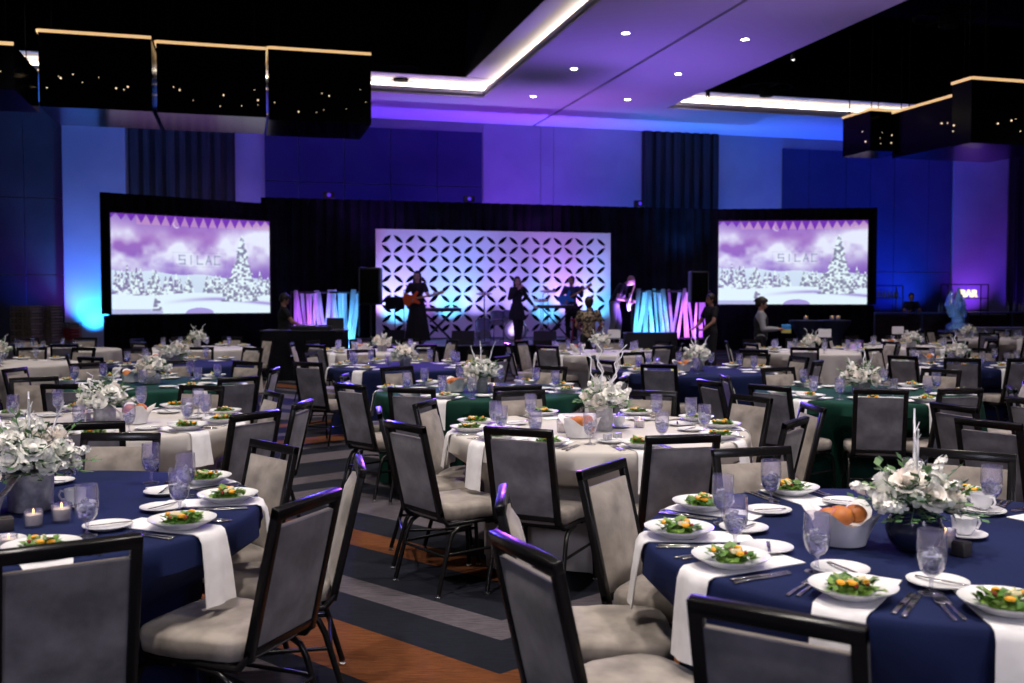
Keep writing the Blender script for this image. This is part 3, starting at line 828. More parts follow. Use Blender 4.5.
        if T.c.y < 11:
            bp = put(BPLATE, 'bread_plate', at(.56, -.10, Z0), 0); tag(bp, 'small white bread plate'+suf, 'bread plate', 'bread plates on the tables')
            if T.c.y < 8:
                k1 = put(KNIFE, 'table_knife', at(.775, .125, Z0), rz); tag(k1, 'inner steel knife'+suf, 'knife', 'knives')
                k2 = put(KNIFE, 'table_knife', at(.785, .147, Z0), rz+.05); tag(k2, 'outer steel knife'+suf, 'knife', 'knives')
                k3 = put(FORK, 'table_fork', at(.775, -.125, Z0), rz); tag(k3, 'inner steel fork'+suf, 'fork', 'forks')
                k4 = put(FORK, 'table_fork', at(.785, -.147, Z0), rz-.04); tag(k4, 'outer steel fork'+suf, 'fork', 'forks')
                k5 = put(KNIFE, 'butter_knife', at(.56, -.09, Z0+.013), rz+.9, .7); tag(k5, 'butter knife on bread plate'+suf, 'knife', 'butter knives')
    T.at = lambda x, z, h=HT+.001: W(T.c.x+x, T.c.y+z, h)
    return T
def ptbl(px, py): z = K/(py-300); return W((px-512)/995*z, z, HT+.001)    # a point on a table top

N1, N2, N3, N4 = 'navy table front right', 'navy table front left', 'ivory table at centre', 'ivory table middle left'
T1 = make_table(N1, 'navy', 922, 3.3, [(524,549),(502,497),(603,467),(761,452),(777,617),(970,453)], (-173,-146,-116,-88,-54,-16,35,62,95), near=True, seed=1)
T2 = make_table(N2, 'navy', 8, 3.75, [(64,547),(307,501),(359,464),(260,446),(107,439)], (-20,-60,-95,175), near=True, seed=2)
T3 = make_table(N3, 'ivory', 598, 6.12, [(518,430),(684,437),(404,425),(379,411),(443,403),(797,421),(814,406),(752,397),(651,392),(541,396)], (), near=True, seed=3)
T4 = make_table(N4, 'ivory', 103, 6.5, [(85,424),(255,414),(302,403),(270,393),(198,387),(72,374),(33,378),(-15,396),(-20,425)], (), near=True, seed=4)
T14 = make_table('table off the right edge', 'ivory', 1235, 7.0, [(955,406),(990,422),(1030,400),(1004,383),(1013,388)], (), near=True, seed=14)
T5 = make_table('green table left of centre', 'green', 480, 8.75, [(411,389),(516,386),(349,385),(377,375),(583,372)], (), 10, near=True, seed=5)
T6 = make_table('green table middle right', 'green', 865, 8.5, [(765,386),(882,390),(958,389),(716,381),(730,377),(785,369),(942,370)], (), 10, near=True, seed=6)
T15 = make_table('green table middle left', 'green', 148, 9.5, [(140,384),(238,378),(256,369),(64,385)], (), 9, near=True, seed=15)
T7 = make_table('navy table right of centre', 'navy', 695, 11.3, [(659,365),(744,365),(605,361),(626,357)], (), 10, seed=7)
T21 = make_table('navy table left of centre', 'navy', 405, 12.0, [(307,363),(438,366)], (), 10, seed=21)
T10 = make_table('navy table by the right edge', 'navy', 968, 12.4, [(963,359),(903,356.5)], (), 10, seed=10)
T16 = make_table('navy table below the left screen', 'navy', 178, 12.5, [(196,362),(255,357)], (), 10, seed=16)
T18 = make_table('ivory table by the left edge', 'ivory', 2, 12.5, [(34,360)], (), 10, seed=18)
T8 = make_table('ivory table below the right screen', 'ivory', 815, 15.5, [(805,348),(754,350)], (), 9, seed=8)
T9 = make_table('ivory table before the bar', 'ivory', 912, 17.0, [], (), 9, seed=9)
T22 = make_table('ivory table before the stage', 'ivory', 595, 15.2, [(584,352.5),(648,352)], (), 9, seed=22)
T20 = make_table('ivory table beside the DJ booth', 'ivory', 378, 15.5, [(312,352),(322,350)], (), 9, seed=20)
T17 = make_table('ivory table below the left screen', 'ivory', 200, 16.5, [(262,349)], (), 9, seed=17)
T19 = make_table('ivory table by the crates', 'ivory', 60, 16.0, [], (), 9, seed=19)
T23 = make_table('ivory table at the far right', 'ivory', 985, 21.0, [], (), 9, seed=23)

# centrepieces
def fput(obj, loc, rz, label):
    obj.location = loc; obj.rotation_euler = (0,0,rz); tag(obj, label, 'flower arrangement', 'white floral centrepieces')
fput(arrangement(1,'bowl',.155,9,16,2,.30,.13,.075,60), ptbl(918,552), .4, 'white roses and stock in a dark round vase on the '+N1)
fput(arrangement(2,'cyl',.20,18,24,4,.28,.15,.08,80), ptbl(27,511), 1.2, 'wide white rose bouquet in a silver cylinder on the '+N2)
fput(arrangement(3,'cyl',.15,12,16,5,.36,.16,.048,55), ptbl(605,431), 2.2, 'white bouquet with tall curled silver branches on the '+N3)
fput(arrangement(4,'box',.175,11,16,2,.25,.10,.05,55), ptbl(103,421), .3, 'loose white bouquet in a low silver box on the '+N4)
F5 = arrangement(5,'cyl',.17,8,14,3,.30,.13,.05,60); fput(F5, ptbl(482,392), .9, 'white bouquet with thin twigs on the green table left of centre')
fput(arrangement(6,'box',.18,12,14,3,.24,.10,.05,60), ptbl(862,394), .2, 'white bouquet in a low silver box on the green table middle right')
for i, (T, px, s) in enumerate([(T15,152,1.0),(T7,698,1.0),(T21,405,1.0),(T10,958,.9),(T16,176,1.0),(T8,812,.9),(T9,912,1.0),(T22,600,1.0),(T20,382,1.0),(T17,197,1.0),(T23,968,1.0),(T18,-4,1)]):
    o = put(FLOW_LOW if i % 2 else FLOW_LOW2, 'floral_centerpiece', W((px-512)/995*T.c.y, T.c.y, HT+.001), i*.9, s)
    tag(o, 'white floral centrepiece on the '+T.name, 'flower arrangement', 'white floral centrepieces')

# bread in folded napkins, rolls as things of their own
def bread(loc, rz, name, n=4):
    o = put(BASKET, 'bread_basket', loc, rz); tag(o, 'white folded napkin basket of rolls on the '+name, 'bread basket', 'napkin bread baskets')
    wh = ['leftmost','rightmost','rear','front']
    for k in range(n):
        a = [2.9,0,1.4,4.4][k]-YAW
        q = put(ROLLS[k % 3], 'bread_roll', loc+Vector((.042*math.cos(a), .042*math.sin(a), .088+.012*(k%2))), k*1.3)
        tag(q, 'golden bread roll, %s in the basket on the %s' % (wh[k], name), 'bread roll', 'bread rolls in the baskets')
bread(ptbl(845,546), .5, N1); bread(ptbl(-28,520), .2, N2); bread(ptbl(580,438), .7, N3); bread(ptbl(133,424), .3, N4)
bread(ptbl(455,392), .1, T5.name)
for T, px, dz in ((T15,130,.15),(T7,683,-.2),(T10,927,0),(T22,578,0),(T16,158,0),(T20,361,0),(T9,890,0)):
    bread(W((px-512)/995*(T.c.y+dz), T.c.y+dz, HT+.001), .4, T.name, 2)

# small things on the nearer tables
V0 = votive(); V0.location = ptbl(949,550); tag(V0, 'glass votive with burning candle beside the dark vase, '+N1, 'candle', 'votive candles')
def cpv(px, py, label, s=1.0):
    v = copy_tree(V0); v.location = ptbl(px, py); v.scale = (s,)*3; tag(v, label, 'candle', 'votive candles')
cpv(29.5,528,'clear glass votive before the silver vase, left one, '+N2, .95); cpv(58,523,'wide ivory votive before the silver vase, right one, '+N2, 1.05)
cpv(4,552,'small votive near the chair back at the left edge, '+N2, .8)
cpv(564,433,'ivory votive left of the bread basket on the '+N3, 1.3); cpv(640,428,'votive right of the bouquet on the '+N3, 1.0)
cpv(84,420,'white votive left of the silver box on the '+N4, 1.0); cpv(841,392,'white votive left of the bouquet on the green table middle right', 1.2)
cpv(494,392,'votive right of the bouquet on the green table left of centre', 1.2)
def shk(me, px, py, label, rz=.3):
    o = put(me, 'square_shaker', ptbl(px, py), rz); tag(o, label, 'shaker', 'square salt and pepper shakers')
shk(SHAKER, 966,558,'dark square shaker before the votive on the '+N1); shk(SHAKER, 2,532,'dark square shaker by the bread on the '+N2)
shk(SHAKER_S, 608,442,'silver square shaker, left of the pair on the '+N3, .2); shk(SHAKER_S, 618,441,'silver square shaker, right of the pair on the '+N3, .2)
c0 = cup(); c0.location = ptbl(968,539); tag(c0, 'white coffee cup with saucer right of the dark vase on the '+N1, 'coffee cup', 'coffee cups')
for px, py, lb in ((985,513,'white coffee cup with saucer behind the bouquet on the '+N1),(72,508,'white coffee cup with saucer right of the silver vase on the '+N2),(619,428,'white coffee cup with saucer behind the silver shakers on the '+N3),(80,507.5,None)):
    if lb is None: continue
    c = copy_tree(c0); c.location = ptbl(px, py); c.rotation_euler = (0,0,px); tag(c, lb, 'coffee cup', 'coffee cups')
def card(px, py, Z, label):
    t = empty('table_number_sign', P(px, Z, HT+.001), heading(0))
    MB().lathe([(0,0),(.04,0),(.04,.006),(.004,.008),(.004,.22),(0,.22)], 12).build('stand', M['chrome'], t)
    MB().box((0,0,.28),(.2,.004,.13)).build('card', M['card'], t)
    tag(t, label, 'table sign', 'white table signs')
card(614,0,15.3,'white card sign standing among the flowers before the stage'); card(825,0,15.6,'white card sign right of the flowers below the right screen'); card(898,0,17.1,'white card sign left of the flowers before the bar')
drop_tree(CHAIR); drop_tree(GOB)
for s in SAL: drop_tree(s)
# ------------------------------------------------------------------ stage wall dressing
YCU = 30.3
def drape(name, x0, x1, y, z0, z1, m, amp=.07, wl=.33):
    n = max(12, int((x1-x0)/.05)); r = random.Random(int(x0*10))
    b = MB()
    def fn(u, v):
        x = x0+(x1-x0)*u; k = x/wl*2*PI
        return (x, y + amp*math.sin(k+.6*math.sin(x*1.7)) + .3*amp*math.sin(k*2.3), z0+(z1-z0)*v)
    b.grid(fn, n, 3); thicken(b.bm, .02)
    return b.build(name, m)
o = drape('stage_curtain', XW(262, YCU), XW(745, YCU), YCU, .01, 4.58, M['drape']); tag(o, 'long black velvet curtain hanging behind the stage between the two screens', 'curtain')

# stage platform
ST = .46; YS0, YS1 = 23.3, 28.9; XS0, XS1 = XW(366, YS0), XW(668, YS0)
t = empty('stage_platform', ((XS0+XS1)/2, (YS0+YS1)/2, 0)); tag(t, 'low stage with grey deck and black skirt before the patterned backdrop', 'stage')
MB().box((0,0,ST-.03), (XS1-XS0, YS1-YS0, .06)).build('deck', M['stage_deck'], t)
b = MB(); hw, hd = (XS1-XS0)/2, (YS1-YS0)/2
def fs(u, v):
    s = u*(2*hw+4*hd)-2*hd
    k = .015*math.sin(u*500)
    if u < .2: return (-hw-.02-k, hd-(u/.2)*2*hd, .005+v*(ST-.01))
    if u > .8: return (hw+.02+k, -hd+((u-.8)/.2)*2*hd, .005+v*(ST-.01))
    return (-hw+(u-.2)/.6*2*hw, -hd-.02-k, .005+v*(ST-.01))
b.grid(fs, 400, 2); b.build('skirt', M['drape'], t)

# patterned backdrop: lens-shaped openings on a diamond lattice
YP = 27.9; XP0, XP1 = XW(376, YP), XW(609.5, YP); PZ0, PZ1 = ST+.03, 3.54
def backdrop():
    t = empty('stage_backdrop_panel', (0,0,0)); nx, nz = 20, 10; mg = .13
    cw = (XP1-XP0-2*mg)/nx; chh = (PZ1-PZ0-2*mg)/nz
    b = MB(); th = .06
    def node(i, j): return Vector((XP0+mg+i*cw, YP, PZ1-mg-j*chh))
    vcache = {}
    def vv(p):
        k = (round(p.x,4), round(p.z,4))
        if k not in vcache: vcache[k] = b.bm.verts.new(p)
        return vcache[k]
    for i in range(nx):
        for j in range(nz):
            if (i+j) % 2 == 0: A, B, C, D = node(i, j+1), node(i+1, j), node(i, j), node(i+1, j+1)      # "/"
            else: A, B, C, D = node(i, j), node(i+1, j+1), node(i+1, j), node(i, j+1)                  # "\"
            d = (B-A); L_ = d.length; dn = d.normalized(); q = Vector((-dn.z, 0, dn.x))
            up, dw = [], []
            for k in range(9):
                f = k/8; w_ = .155*L_*math.sin(PI*f)**.9*.78
                p = A+d*(.075+.85*f)
                if k in (0, 8): up.append(p); dw.append(p)
                else: up.append(p+q*w_*1.12); dw.append(p-q*w_*1.12)
            sideC = (C-A).dot(q) > 0
            uC, uD = (up, dw) if sideC else (dw, up)
            for corner, arc in ((C, uC), (D, uD)):
                f = b.bm.faces.new([vv(A)]+[vv(p) for p in arc]+[vv(B), vv(corner)]); f.smooth = False
    # margin
    nodes_t = [node(i,0) for i in range(nx+1)]; nodes_b = [node(i,nz) for i in range(nx+1)]
    nodes_l = [node(0,j) for j in range(nz+1)]; nodes_r = [node(nx,j) for j in range(nz+1)]
    c = [Vector((XP0,YP,PZ1)), Vector((XP1,YP,PZ1)), Vector((XP0,YP,PZ0)), Vector((XP1,YP,PZ0))]
    for poly in ([c[0]]+nodes_t+[c[1]], [c[2]]+nodes_b+[c[3]], [c[0]]+nodes_l+[c[2]], [c[1]]+nodes_r+[c[3]]):
        b.bm.faces.new([vv(p) for p in poly])
    bmesh.ops.recalc_face_normals(b.bm, faces=b.bm.faces[:])
    thicken(b.bm, th)
    b.build('lattice_sheet', M['wall_white'], t)
    b = MB()
    for k in range(6):
        x = XP0+.1+(XP1-XP0-.2)*k/5; b.box((x, YP+.12, (ST+PZ1)/2), (.04,.04,PZ1-ST)); b.box((x, YP+.4, ST+.02), (.04,.6,.04)); b.tube([(x, YP+.15, 2.2),(x, YP+.68, ST+.03)], .018, 6)
    b.build('brace', M['black_plastic'], t)
    return tag(t, 'white lattice backdrop with leaf-shaped cutouts standing on the stage', 'stage backdrop')
M['wall_white'] = mat('backdrop_white', (.72,.70,.74), .7)
backdrop()

# ------------------------------------------------------------------ projection screens
def vnoise(w, h, cells, seed):
    rs = np.random.RandomState(seed); g = rs.rand(cells[1]+2, cells[0]+2)
    x = np.linspace(0, cells[0]-.001, w); y = np.linspace(0, cells[1]-.001, h)
    xi = x.astype(int); yi = y.astype(int); fx = x-xi; fy = y-yi; fx = fx*fx*(3-2*fx); fy = fy*fy*(3-2*fy)
    a = g[np.ix_(yi, xi)]; b_ = g[np.ix_(yi, xi+1)]; c = g[np.ix_(yi+1, xi)]; d = g[np.ix_(yi+1, xi+1)]
    return (a*(1-fx)+b_*fx)*(1-fy)[:,None]+(c*(1-fx)+d*fx)*fy[:,None]
def fbm(w, h, cx, cy, seed, o=4):
    s = 0; am = .5
    for k in range(o): s = s+am*vnoise(w, h, (cx*2**k, cy*2**k), seed+k); am *= .5
    return s/(1-.5**o)
def winter(warm):
    w, h = 400, 226
    u, v = np.meshgrid(np.linspace(0,1,w), np.linspace(0,1,h))
    def mixc(a, c, t): t = np.clip(t,0,1)[...,None]; return a*(1-t)+np.array(c)*t
    img = np.ones((h,w,3))*np.array((.42,.30,.72))
    img = mixc(img, (.60,.36,.70), (.5-np.abs(v-.22))*1.4*warm)
    img = mixc(img, (.32,.13,.56), np.clip((u-.78)*3,0,1)*(1-v)*1.2)
    n = fbm(w, h, 5, 3, 3); n2 = fbm(w, h, 9, 7, 11)
    band = np.exp(-((v-.34-.08*np.sin(u*4))/.19)**2)*np.clip(1.3-u*.75,0,1)
    img = mixc(img, (.88,.90,1.0), np.clip((n*1.9-.42)*band*3.2,0,1))
    img = mixc(img, (.45,.30,.75), np.clip((n2-.55)*2.4,0,1)*np.exp(-((v-.5)/.07)**2))
    # icicle fringe at the top
    tri = np.abs(((u*17) % 1)-.5)*2; L_ = .05+.07*np.sin(u*PI)
    img = mixc(img, (.33,.10,.62) , ((v < L_*tri)).astype(float)*.85)
    img = mixc(img, (.80,.55,.72) , ((v < .14*(1-v*3)) & (v >= L_*tri) & (u > .15)).astype(float)*.45)
    # moon
    img = mixc(img, (.85,.8,.95), ((((u-.39)/.022)**2+((v-.085)/.04)**2 < 1) & (((u-.395)/.02)**2+((v-.075)/.036)**2 > 1)).astype(float)*.7)
    rs = np.random.RandomState(5)
    # far snowy slope, then trees
    img = mixc(img, (.80,.90,.97), ((v > .56+.08*u+.01*np.sin(u*20)) & (v < .83)).astype(float)*.9)
    def tree(cx, base, ht, wd, seed, dark=.5):
        nonlocal img
        r2 = np.random.RandomState(seed); f = (v-(base-ht))/ht
        jag = .5+.5*np.abs(((f*9+r2.rand()) % 1)); width = wd*np.clip(f,0,1)**.85*(.55+.45*jag)*(1+.25*(n2-.5)*4)
        ins = (np.abs(u-cx) < width) & (f > 0) & (f < 1)
        tx = vnoise(w, h, (70,50), seed+9); sh = np.clip((tx-.34)*3,0,1)
        base_c = np.array((.42,.38,.58))*(1-dark)+np.array((.42,.44,.55))*dark
        c = base_c*(1-sh[...,None])+np.array((.88,.97,1.0))*sh[...,None]
        img = np.where(ins[...,None], c, img)
    for k in range(46):
        x = rs.rand(); tree(x, .80+.02*rs.rand(), .16+.12*rs.rand()*(1 if x < .3 else .6), .022+.016*rs.rand(), 20+k, rs.rand())
    img = mixc(img, (.86,.95,1.0), (v > .80+.015*np.sin(u*9)).astype(float))
    img = mixc(img, (.50,.40,.78), np.exp(-((v-.88-.03*np.sin(u*6+1))/.018)**2)*np.clip((u-.3)*3,0,1)*.8)
    img = mixc(img, (.52,.42,.80), (((u-.53)/.09)**2+((v-1.0)/.06)**2 < 1).astype(float)*.8)
    img = mixc(img, (.45,.40,.75), ((v > .955) & (u < .3)).astype(float)*.5)
    tree(.81, .88, .72, .13, 99, .8); tree(.265,.97,.2,.035,77,.5); tree(.93,.80,.26,.03,78,.4); tree(.04,.80,.24,.03,79,.1); tree(.09,.8,.3,.035,80,.2)
    for k in range(150):
        x, y = rs.rand(), rs.rand(); y *= .9
        img = mixc(img, (.95,.95,1), (((u-x)/.0026)**2+((v-y)/.0045)**2 < 1).astype(float)*.7*(x > .6))
    # writing: thin boxed letters
    def stroke(x0, y0, x1, y1, t=.006, k=.55):
        nonlocal img
        px_, py_ = (u-x0), (v-y0)*.5625; dx, dy = x1-x0, (y1-y0)*.5625; L2 = dx*dx+dy*dy
        s = np.clip((px_*dx+py_*dy)/L2,0,1); d = np.hypot(px_-s*dx, py_-s*dy)
        img = mixc(img, (.33,.38,.52), np.clip((t-d)/.002,0,1)*k*(.8 if warm > .9 else .35))
    X0, Y0, Hh, Ww = .405, .40, .085, .034
    def let(ch, i):
        x = X0+i*.056; y = Y0; T, Bm = y, y+Hh
        S = {'S':[(0,0,1,0),(0,0,0,.5),(0,.5,1,.5),(1,.5,1,1),(1,1,0,1)],'I':[(.5,0,.5,1)],'L':[(0,0,0,1),(0,1,1,1)],'A':[(0,1,.5,0),(.5,0,1,1),(.22,.62,.78,.62)],'C':[(1,0,0,0),(0,0,0,1),(0,1,1,1)]}[ch]
        for a in S: stroke(x+a[0]*Ww, T+a[1]*Hh, x+a[2]*Ww, T+a[3]*Hh)
    for i, ch in enumerate('SILAC'): let(ch, i)
    xa, xb, ya, yb_ = .365, .70, .37, .515
    for s in ((xa,ya,xb,ya),(xa,yb_,xb,yb_),(xa,ya,xa,yb_),(xb,ya,xb,yb_)): stroke(*s, t=.0025, k=.3)
    return np.clip(img, 0, 1)**1.75
def screen_mat(name, es):
    m = bpy.data.materials.new(name); m.use_nodes = True; nt = m.node_tree; b = nt.nodes['Principled BSDF']
    a = nt.nodes.new('ShaderNodeVertexColor'); a.layer_name = 'Col'
    nt.links.new(a.outputs['Color'], b.inputs['Emission Color']); b.inputs['Emission Strength'].default_value = es
    b.inputs['Base Color'].default_value = (.05,.05,.05,1); b.inputs['Roughness'].default_value = .7
    return m
def screen(label, pL, pR, z0, z1, ztop, wb, warm, es):
    A, B = Vector((pL.x, pL.y, 0)), Vector((pR.x, pR.y, 0)); d = (B-A); Lw = d.length; ang = math.atan2(d.y, d.x)
    t = empty('projection_screen', A, ang); tag(t, label, 'projection screen', 'projection screens beside the stage')
    img = winter(warm); h, w = img.shape[:2]
    xs = np.linspace(0, Lw, w); zs = np.linspace(z1, z0, h)
    co = np.zeros((h,w,3)); co[...,0] = xs[None,:]; co[...,2] = zs[:,None]
    idx = np.arange(h*w).reshape(h,w)
    q = np.stack([idx[1:,:-1], idx[1:,1:], idx[:-1,1:], idx[:-1,:-1]], -1).reshape(-1,4)
    me = bpy.data.meshes.new('screen_picture'); me.vertices.add(h*w); me.vertices.foreach_set('co', co.ravel())
    me.loops.add(q.size); me.loops.foreach_set('vertex_index', q.ravel()); me.polygons.add(len(q)); me.polygons.foreach_set('loop_start', np.arange(0, q.size, 4)); me.update()
    ca = me.color_attributes.new('Col', 'FLOAT_COLOR', 'POINT'); ca.data.foreach_set('color', np.concatenate([img, np.ones((h,w,1))], -1).ravel())
    me.materials.append(screen_mat('projected_winter_picture', es)); o = bpy.data.objects.new('screen_picture', me); COL.objects.link(o); o.parent = t; o.location = (0,-.01,0)
    b = MB(); e = .06
    b.box((Lw/2, .03, z1+e/2),(Lw+2*e,.06,e)); b.box((Lw/2,.03,z0-e/2),(Lw+2*e,.06,e)); b.box((-e/2,.03,(z0+z1)/2),(e,.06,z1-z0)); b.box((Lw+e/2,.03,(z0+z1)/2),(e,.06,z1-z0))
    for x in (.3, Lw-.3): b.box((x,.06,z0/2),(.05,.05,z0)); b.box((x,.3,.03),(.05,.9,.05)); b.tube([(x,.08,z0),(x,.68,.05)], .02, 6)
    b.build('frame', M['black_plastic'], t)
    def dr(x0, x1, zz0, zz1, nm):
        b = MB(); n = max(6, int((x1-x0)/.06))
        b.grid(lambda u, v: (x0+(x1-x0)*u, .0+.03*math.sin((x0+(x1-x0)*u)*22), zz0+(zz1-zz0)*v), n, 2)
        thicken(b.bm, .015); b.build(nm, M['drape'], t)
    dr(-wb, Lw+wb, z1+.04, ztop, 'valance'); dr(-wb, -.05, z0, z1+.04, 'side_drape'); dr(Lw+.05, Lw+wb, z0, z1+.04, 'side_drape'); dr(-wb*.8, Lw+wb*.8, .01, z0-.04, 'skirt_drape')
    return t
screen('left projection screen showing a snowy winter forest, framed in black drape', P(112,26.1), P(270,29.1), 1.19, 3.84, 4.36, .26, 1.0, 1.0)
screen('right projection screen showing a snowy winter forest, framed in black drape', P(718,31.0), P(866.5,30.6), 1.43, 4.0, 4.38, .27, .92, 1.0)

# ------------------------------------------------------------------ ribbons of sheer fabric beside the stage
def ribbons(px0, px1, n, Z, ztop, zbot, seed, side, cols):
    r = random.Random(seed)
    for k in range(n):
        px = px0+(px1-px0)*(k+.5)/n; Zk = Z+.25*((k % 3)-1)
        p = P(px, Zk); wdt = r.uniform(.07,.15); lean = r.uniform(-.22,.22); tw = r.uniform(-1.5,1.5); zt = ztop+r.uniform(-.04,.1)
        b = MB()
        b.grid(lambda u, v: ((u-.5)*wdt*(.75+.6*abs(v-.5))*math.cos(tw*(v-.5)) + lean*(v-.5), (u-.5)*wdt*math.sin(tw*(v-.5))+.02*math.sin(u*14), zbot+(zt-zbot)*v), 8, 14)
        thicken(b.bm, .012)
        o = b.build('hanging_ribbon', M['strip'], None, (p.x, p.y, 0), heading(0))
        tag(o, 'pale fabric ribbon %s of the stage, number %d from the left' % (side, k+1), 'fabric ribbon', 'fabric ribbons '+side+' of the stage')
    a, c = P(px0-2, Z), P(px1+2, Z)
    b = MB()
    for zz in (zbot, ztop+.02): b.tube([(a.x, a.y, zz), (c.x, c.y, zz)], .03, 8)
    for e in (a, c): b.tube([(e.x, e.y, 0), (e.x, e.y, ztop)], .025, 6)
    tag(b.build('ribbon_rail', M['black_plastic']), 'black rail frame holding the fabric ribbons '+side+' of the stage', 'rail')
    for nm, zz in ():
        b = MB().tube([(a.x, a.y, zz), (c.x, c.y, zz)], .03, 8)
        for e in ((a, c) if nm == 'upper' else (a*.98+c*.02, c*.98+a*.02)): b.tube([(e.x, e.y, 0), (e.x, e.y, zz)], .025, 6)
        o = b.build('ribbon_rail', M['black_plastic']); tag(o, nm+' black rail holding the fabric ribbons '+side+' of the stage', 'rail')
    for q, nm in ((a,'near'),(c,'far')):
        pass
ribbons(293, 357, 14, 26.0, 1.74, .32, 3, 'left', 0)
ribbons(634, 708, 15, 27.5, 1.78, .5, 5, 'right', 0)

# ------------------------------------------------------------------ DJ booth
def place(t, px, Z, h=0, rz=0): t.location = P(px, Z, h); t.rotation_euler = (0,0,heading(rz)); return t
t = place(empty('dj_booth'), 305, 19.5)
b = MB(); b.box((0,0,.96),(1.62,.7,.03),None,.005); b.build('table_top', M['black_plastic'], t)
b = MB()
def bs(u, v):
    a = 2*PI*u; k = 8; c, s_ = math.cos(a), math.sin(a); r_ = (abs(c)**k+abs(s_)**k)**(-1/k)
    return (c*r_*(.815+.012*math.sin(60*a)*(1-v)), s_*r_*(.36+.012*math.sin(60*a)*(1-v)), .01+.955*v)
b.grid(bs, 160, 3, closeu=True); b.build('black_skirt', M['drape'], t)
tag(t, 'black-draped DJ table with mixing gear below the purple ribbons', 'table')
t = place(empty('dj_controller'), 312, 19.5, .977)
MB().box((0,0,.04),(.75,.4,.08),None,.01).build('body', M['black_plastic'], t)
for s in (-1,1): MB().lathe([(0,.02),(.1,.02),(.1,0)], 20, (s*.22,0,.08)).build('turntable', M['chrome'], t)
for k in range(5): MB().lathe([(0,.03),(.014,.03),(.016,0)], 8, (-.08+.04*k,-.12,.08)).build('knob', M['chrome'], t)
tag(t, 'black DJ controller with two silver turntables on the draped table', 'mixer')
t = place(empty('laptop'), 334, 19.6, .977); MB().box((0,0,.01),(.34,.24,.02)).build('keyboard_base', M['chrome'], t); MB().box((0,.13,.12),(.34,.01,.22)).build('lid', M['black_plastic'], t); tag(t, 'open laptop on the right end of the DJ table', 'laptop')

# speakers on stands
def speaker(px, Z, z0, label, hgt=.85, wd=.48):
    t = place(empty('loudspeaker'), px, Z)
    MB().box((0,0,z0+hgt/2),(wd,.45,hgt),None,.03).build('cabinet', M['black_plastic'], t)
    MB().box((0,-.23,z0+hgt/2),(wd*.86,.01,hgt*.9),None,.003).build('grille', M['plenum'], t)
    b = MB().tube([(0,0,z0+.02),(0,0,.35)], .022, 8)
    for k in range(3): a = k*2.094+.5; b.tube([(0,0,.6),(.5*math.cos(a),.5*math.sin(a),.012)], .014, 6)
    b.build('tripod_stand', M['black_plastic'], t); tag(t, label, 'loudspeaker', 'black loudspeakers on stands')
speaker(371, 22.8, 1.45, 'black loudspeaker on a tripod at the left edge of the patterned backdrop')
speaker(698, 24.0, 1.5, 'black loudspeaker on a tripod among the right ribbons', .75, .42)

# ------------------------------------------------------------------ instruments
def on_stage(px, Z): p = P(px, Z); p.z = ST; return p
t = empty('bass_drum', on_stage(515.5, 26.6), heading(6))
def drum(t, r_, d, z, pre='', x=0, y=0, tilt=0):
    rot = Matrix.Rotation(R(90+tilt), 4, 'X')
    b = MB().lathe([(r_,-d/2),(r_,d/2)], 32); b.bm.transform(rot); b.bm.transform(Matrix.Translation((x,y,z))); b.build('shell', M['drumshell'], t)
    b = MB().lathe([(0,d/2+.005),(r_*.93,d/2+.005)], 32); b.lathe([(0,-d/2-.005),(r_*.93,-d/2-.005)], 32); b.bm.transform(rot); b.bm.transform(Matrix.Translation((x,y,z))); b.build('drumhead', M['drumhead'], t)
    b = MB()
    for q in (-1,1): b.tube([(r_*1.0*math.cos(a*PI/14), r_*1.0*math.sin(a*PI/14), q*d/2) for a in range(28)], .014, 6, closed=True)
    b.bm.transform(rot); b.bm.transform(Matrix.Translation((x,y,z))); b.build('hoop', M['chrome'], t)
drum(t, .29, .42, .30)
b = MB()
for s in (-1,1): b.tube([(s*.24,-.1,.2),(s*.4,-.3,.0)], .01, 5)
b.build('spur', M['chrome'], t); tag(t, 'bass drum with pale round front head behind the singer', 'drum')
for px, Z, r_, d, z, tl_, lb in ((483,26.6,.2,.38,.35,60,'floor tom drum at the left of the drum kit'),(497,26.7,.17,.26,.62,60,'rack tom drum beside the bass drum, left of the singer'),(506,26.9,.15,.22,.66,60,'small tom drum nearest the singer')):
    t = empty('tom_drum', on_stage(px, Z), heading(0)); drum(t, r_, d, z, tilt=tl_)
    b = MB()
    for k in range(3): a = k*2.09; b.tube([(r_*.9*math.cos(a), r_*.9*math.sin(a), z),(r_*1.05*math.cos(a), r_*1.05*math.sin(a), 0)], .01, 5)
    b.build('leg', M['chrome'], t); tag(t, lb, 'drum', 'tom drums')
for px, Z, h, lb in ((484,26.9,1.28,'bronze cymbal on a stand over the left toms'),(541,26.9,1.1,'bronze cymbal on a stand right of the bass drum'),(548,27.2,1.35,'higher bronze cymbal at the right of the drum kit')):
    t = empty('cymbal', on_stage(px, Z), heading(0))
    b = MB().lathe([(0,.03),(.03,.025),(.05,.008),(.22,-.012),(.22,-.014),(.05,.004),(0,.015)], 28); b.bm.transform(Matrix.Rotation(.2, 4, 'X')); b.bm.transform(Matrix.Translation((0,0,h))); b.build('disc', M['cymbal'], t)
    b = MB().tube([(0,0,h),(0,0,.3)], .01, 6)
    for k in range(3): a = k*2.09+.3; b.tube([(0,0,.35),(.26*math.cos(a),.26*math.sin(a),0.005)], .009, 5)
    b.build('stand', M['chrome'], t); tag(t, lb, 'cymbal', 'cymbals of the drum kit')
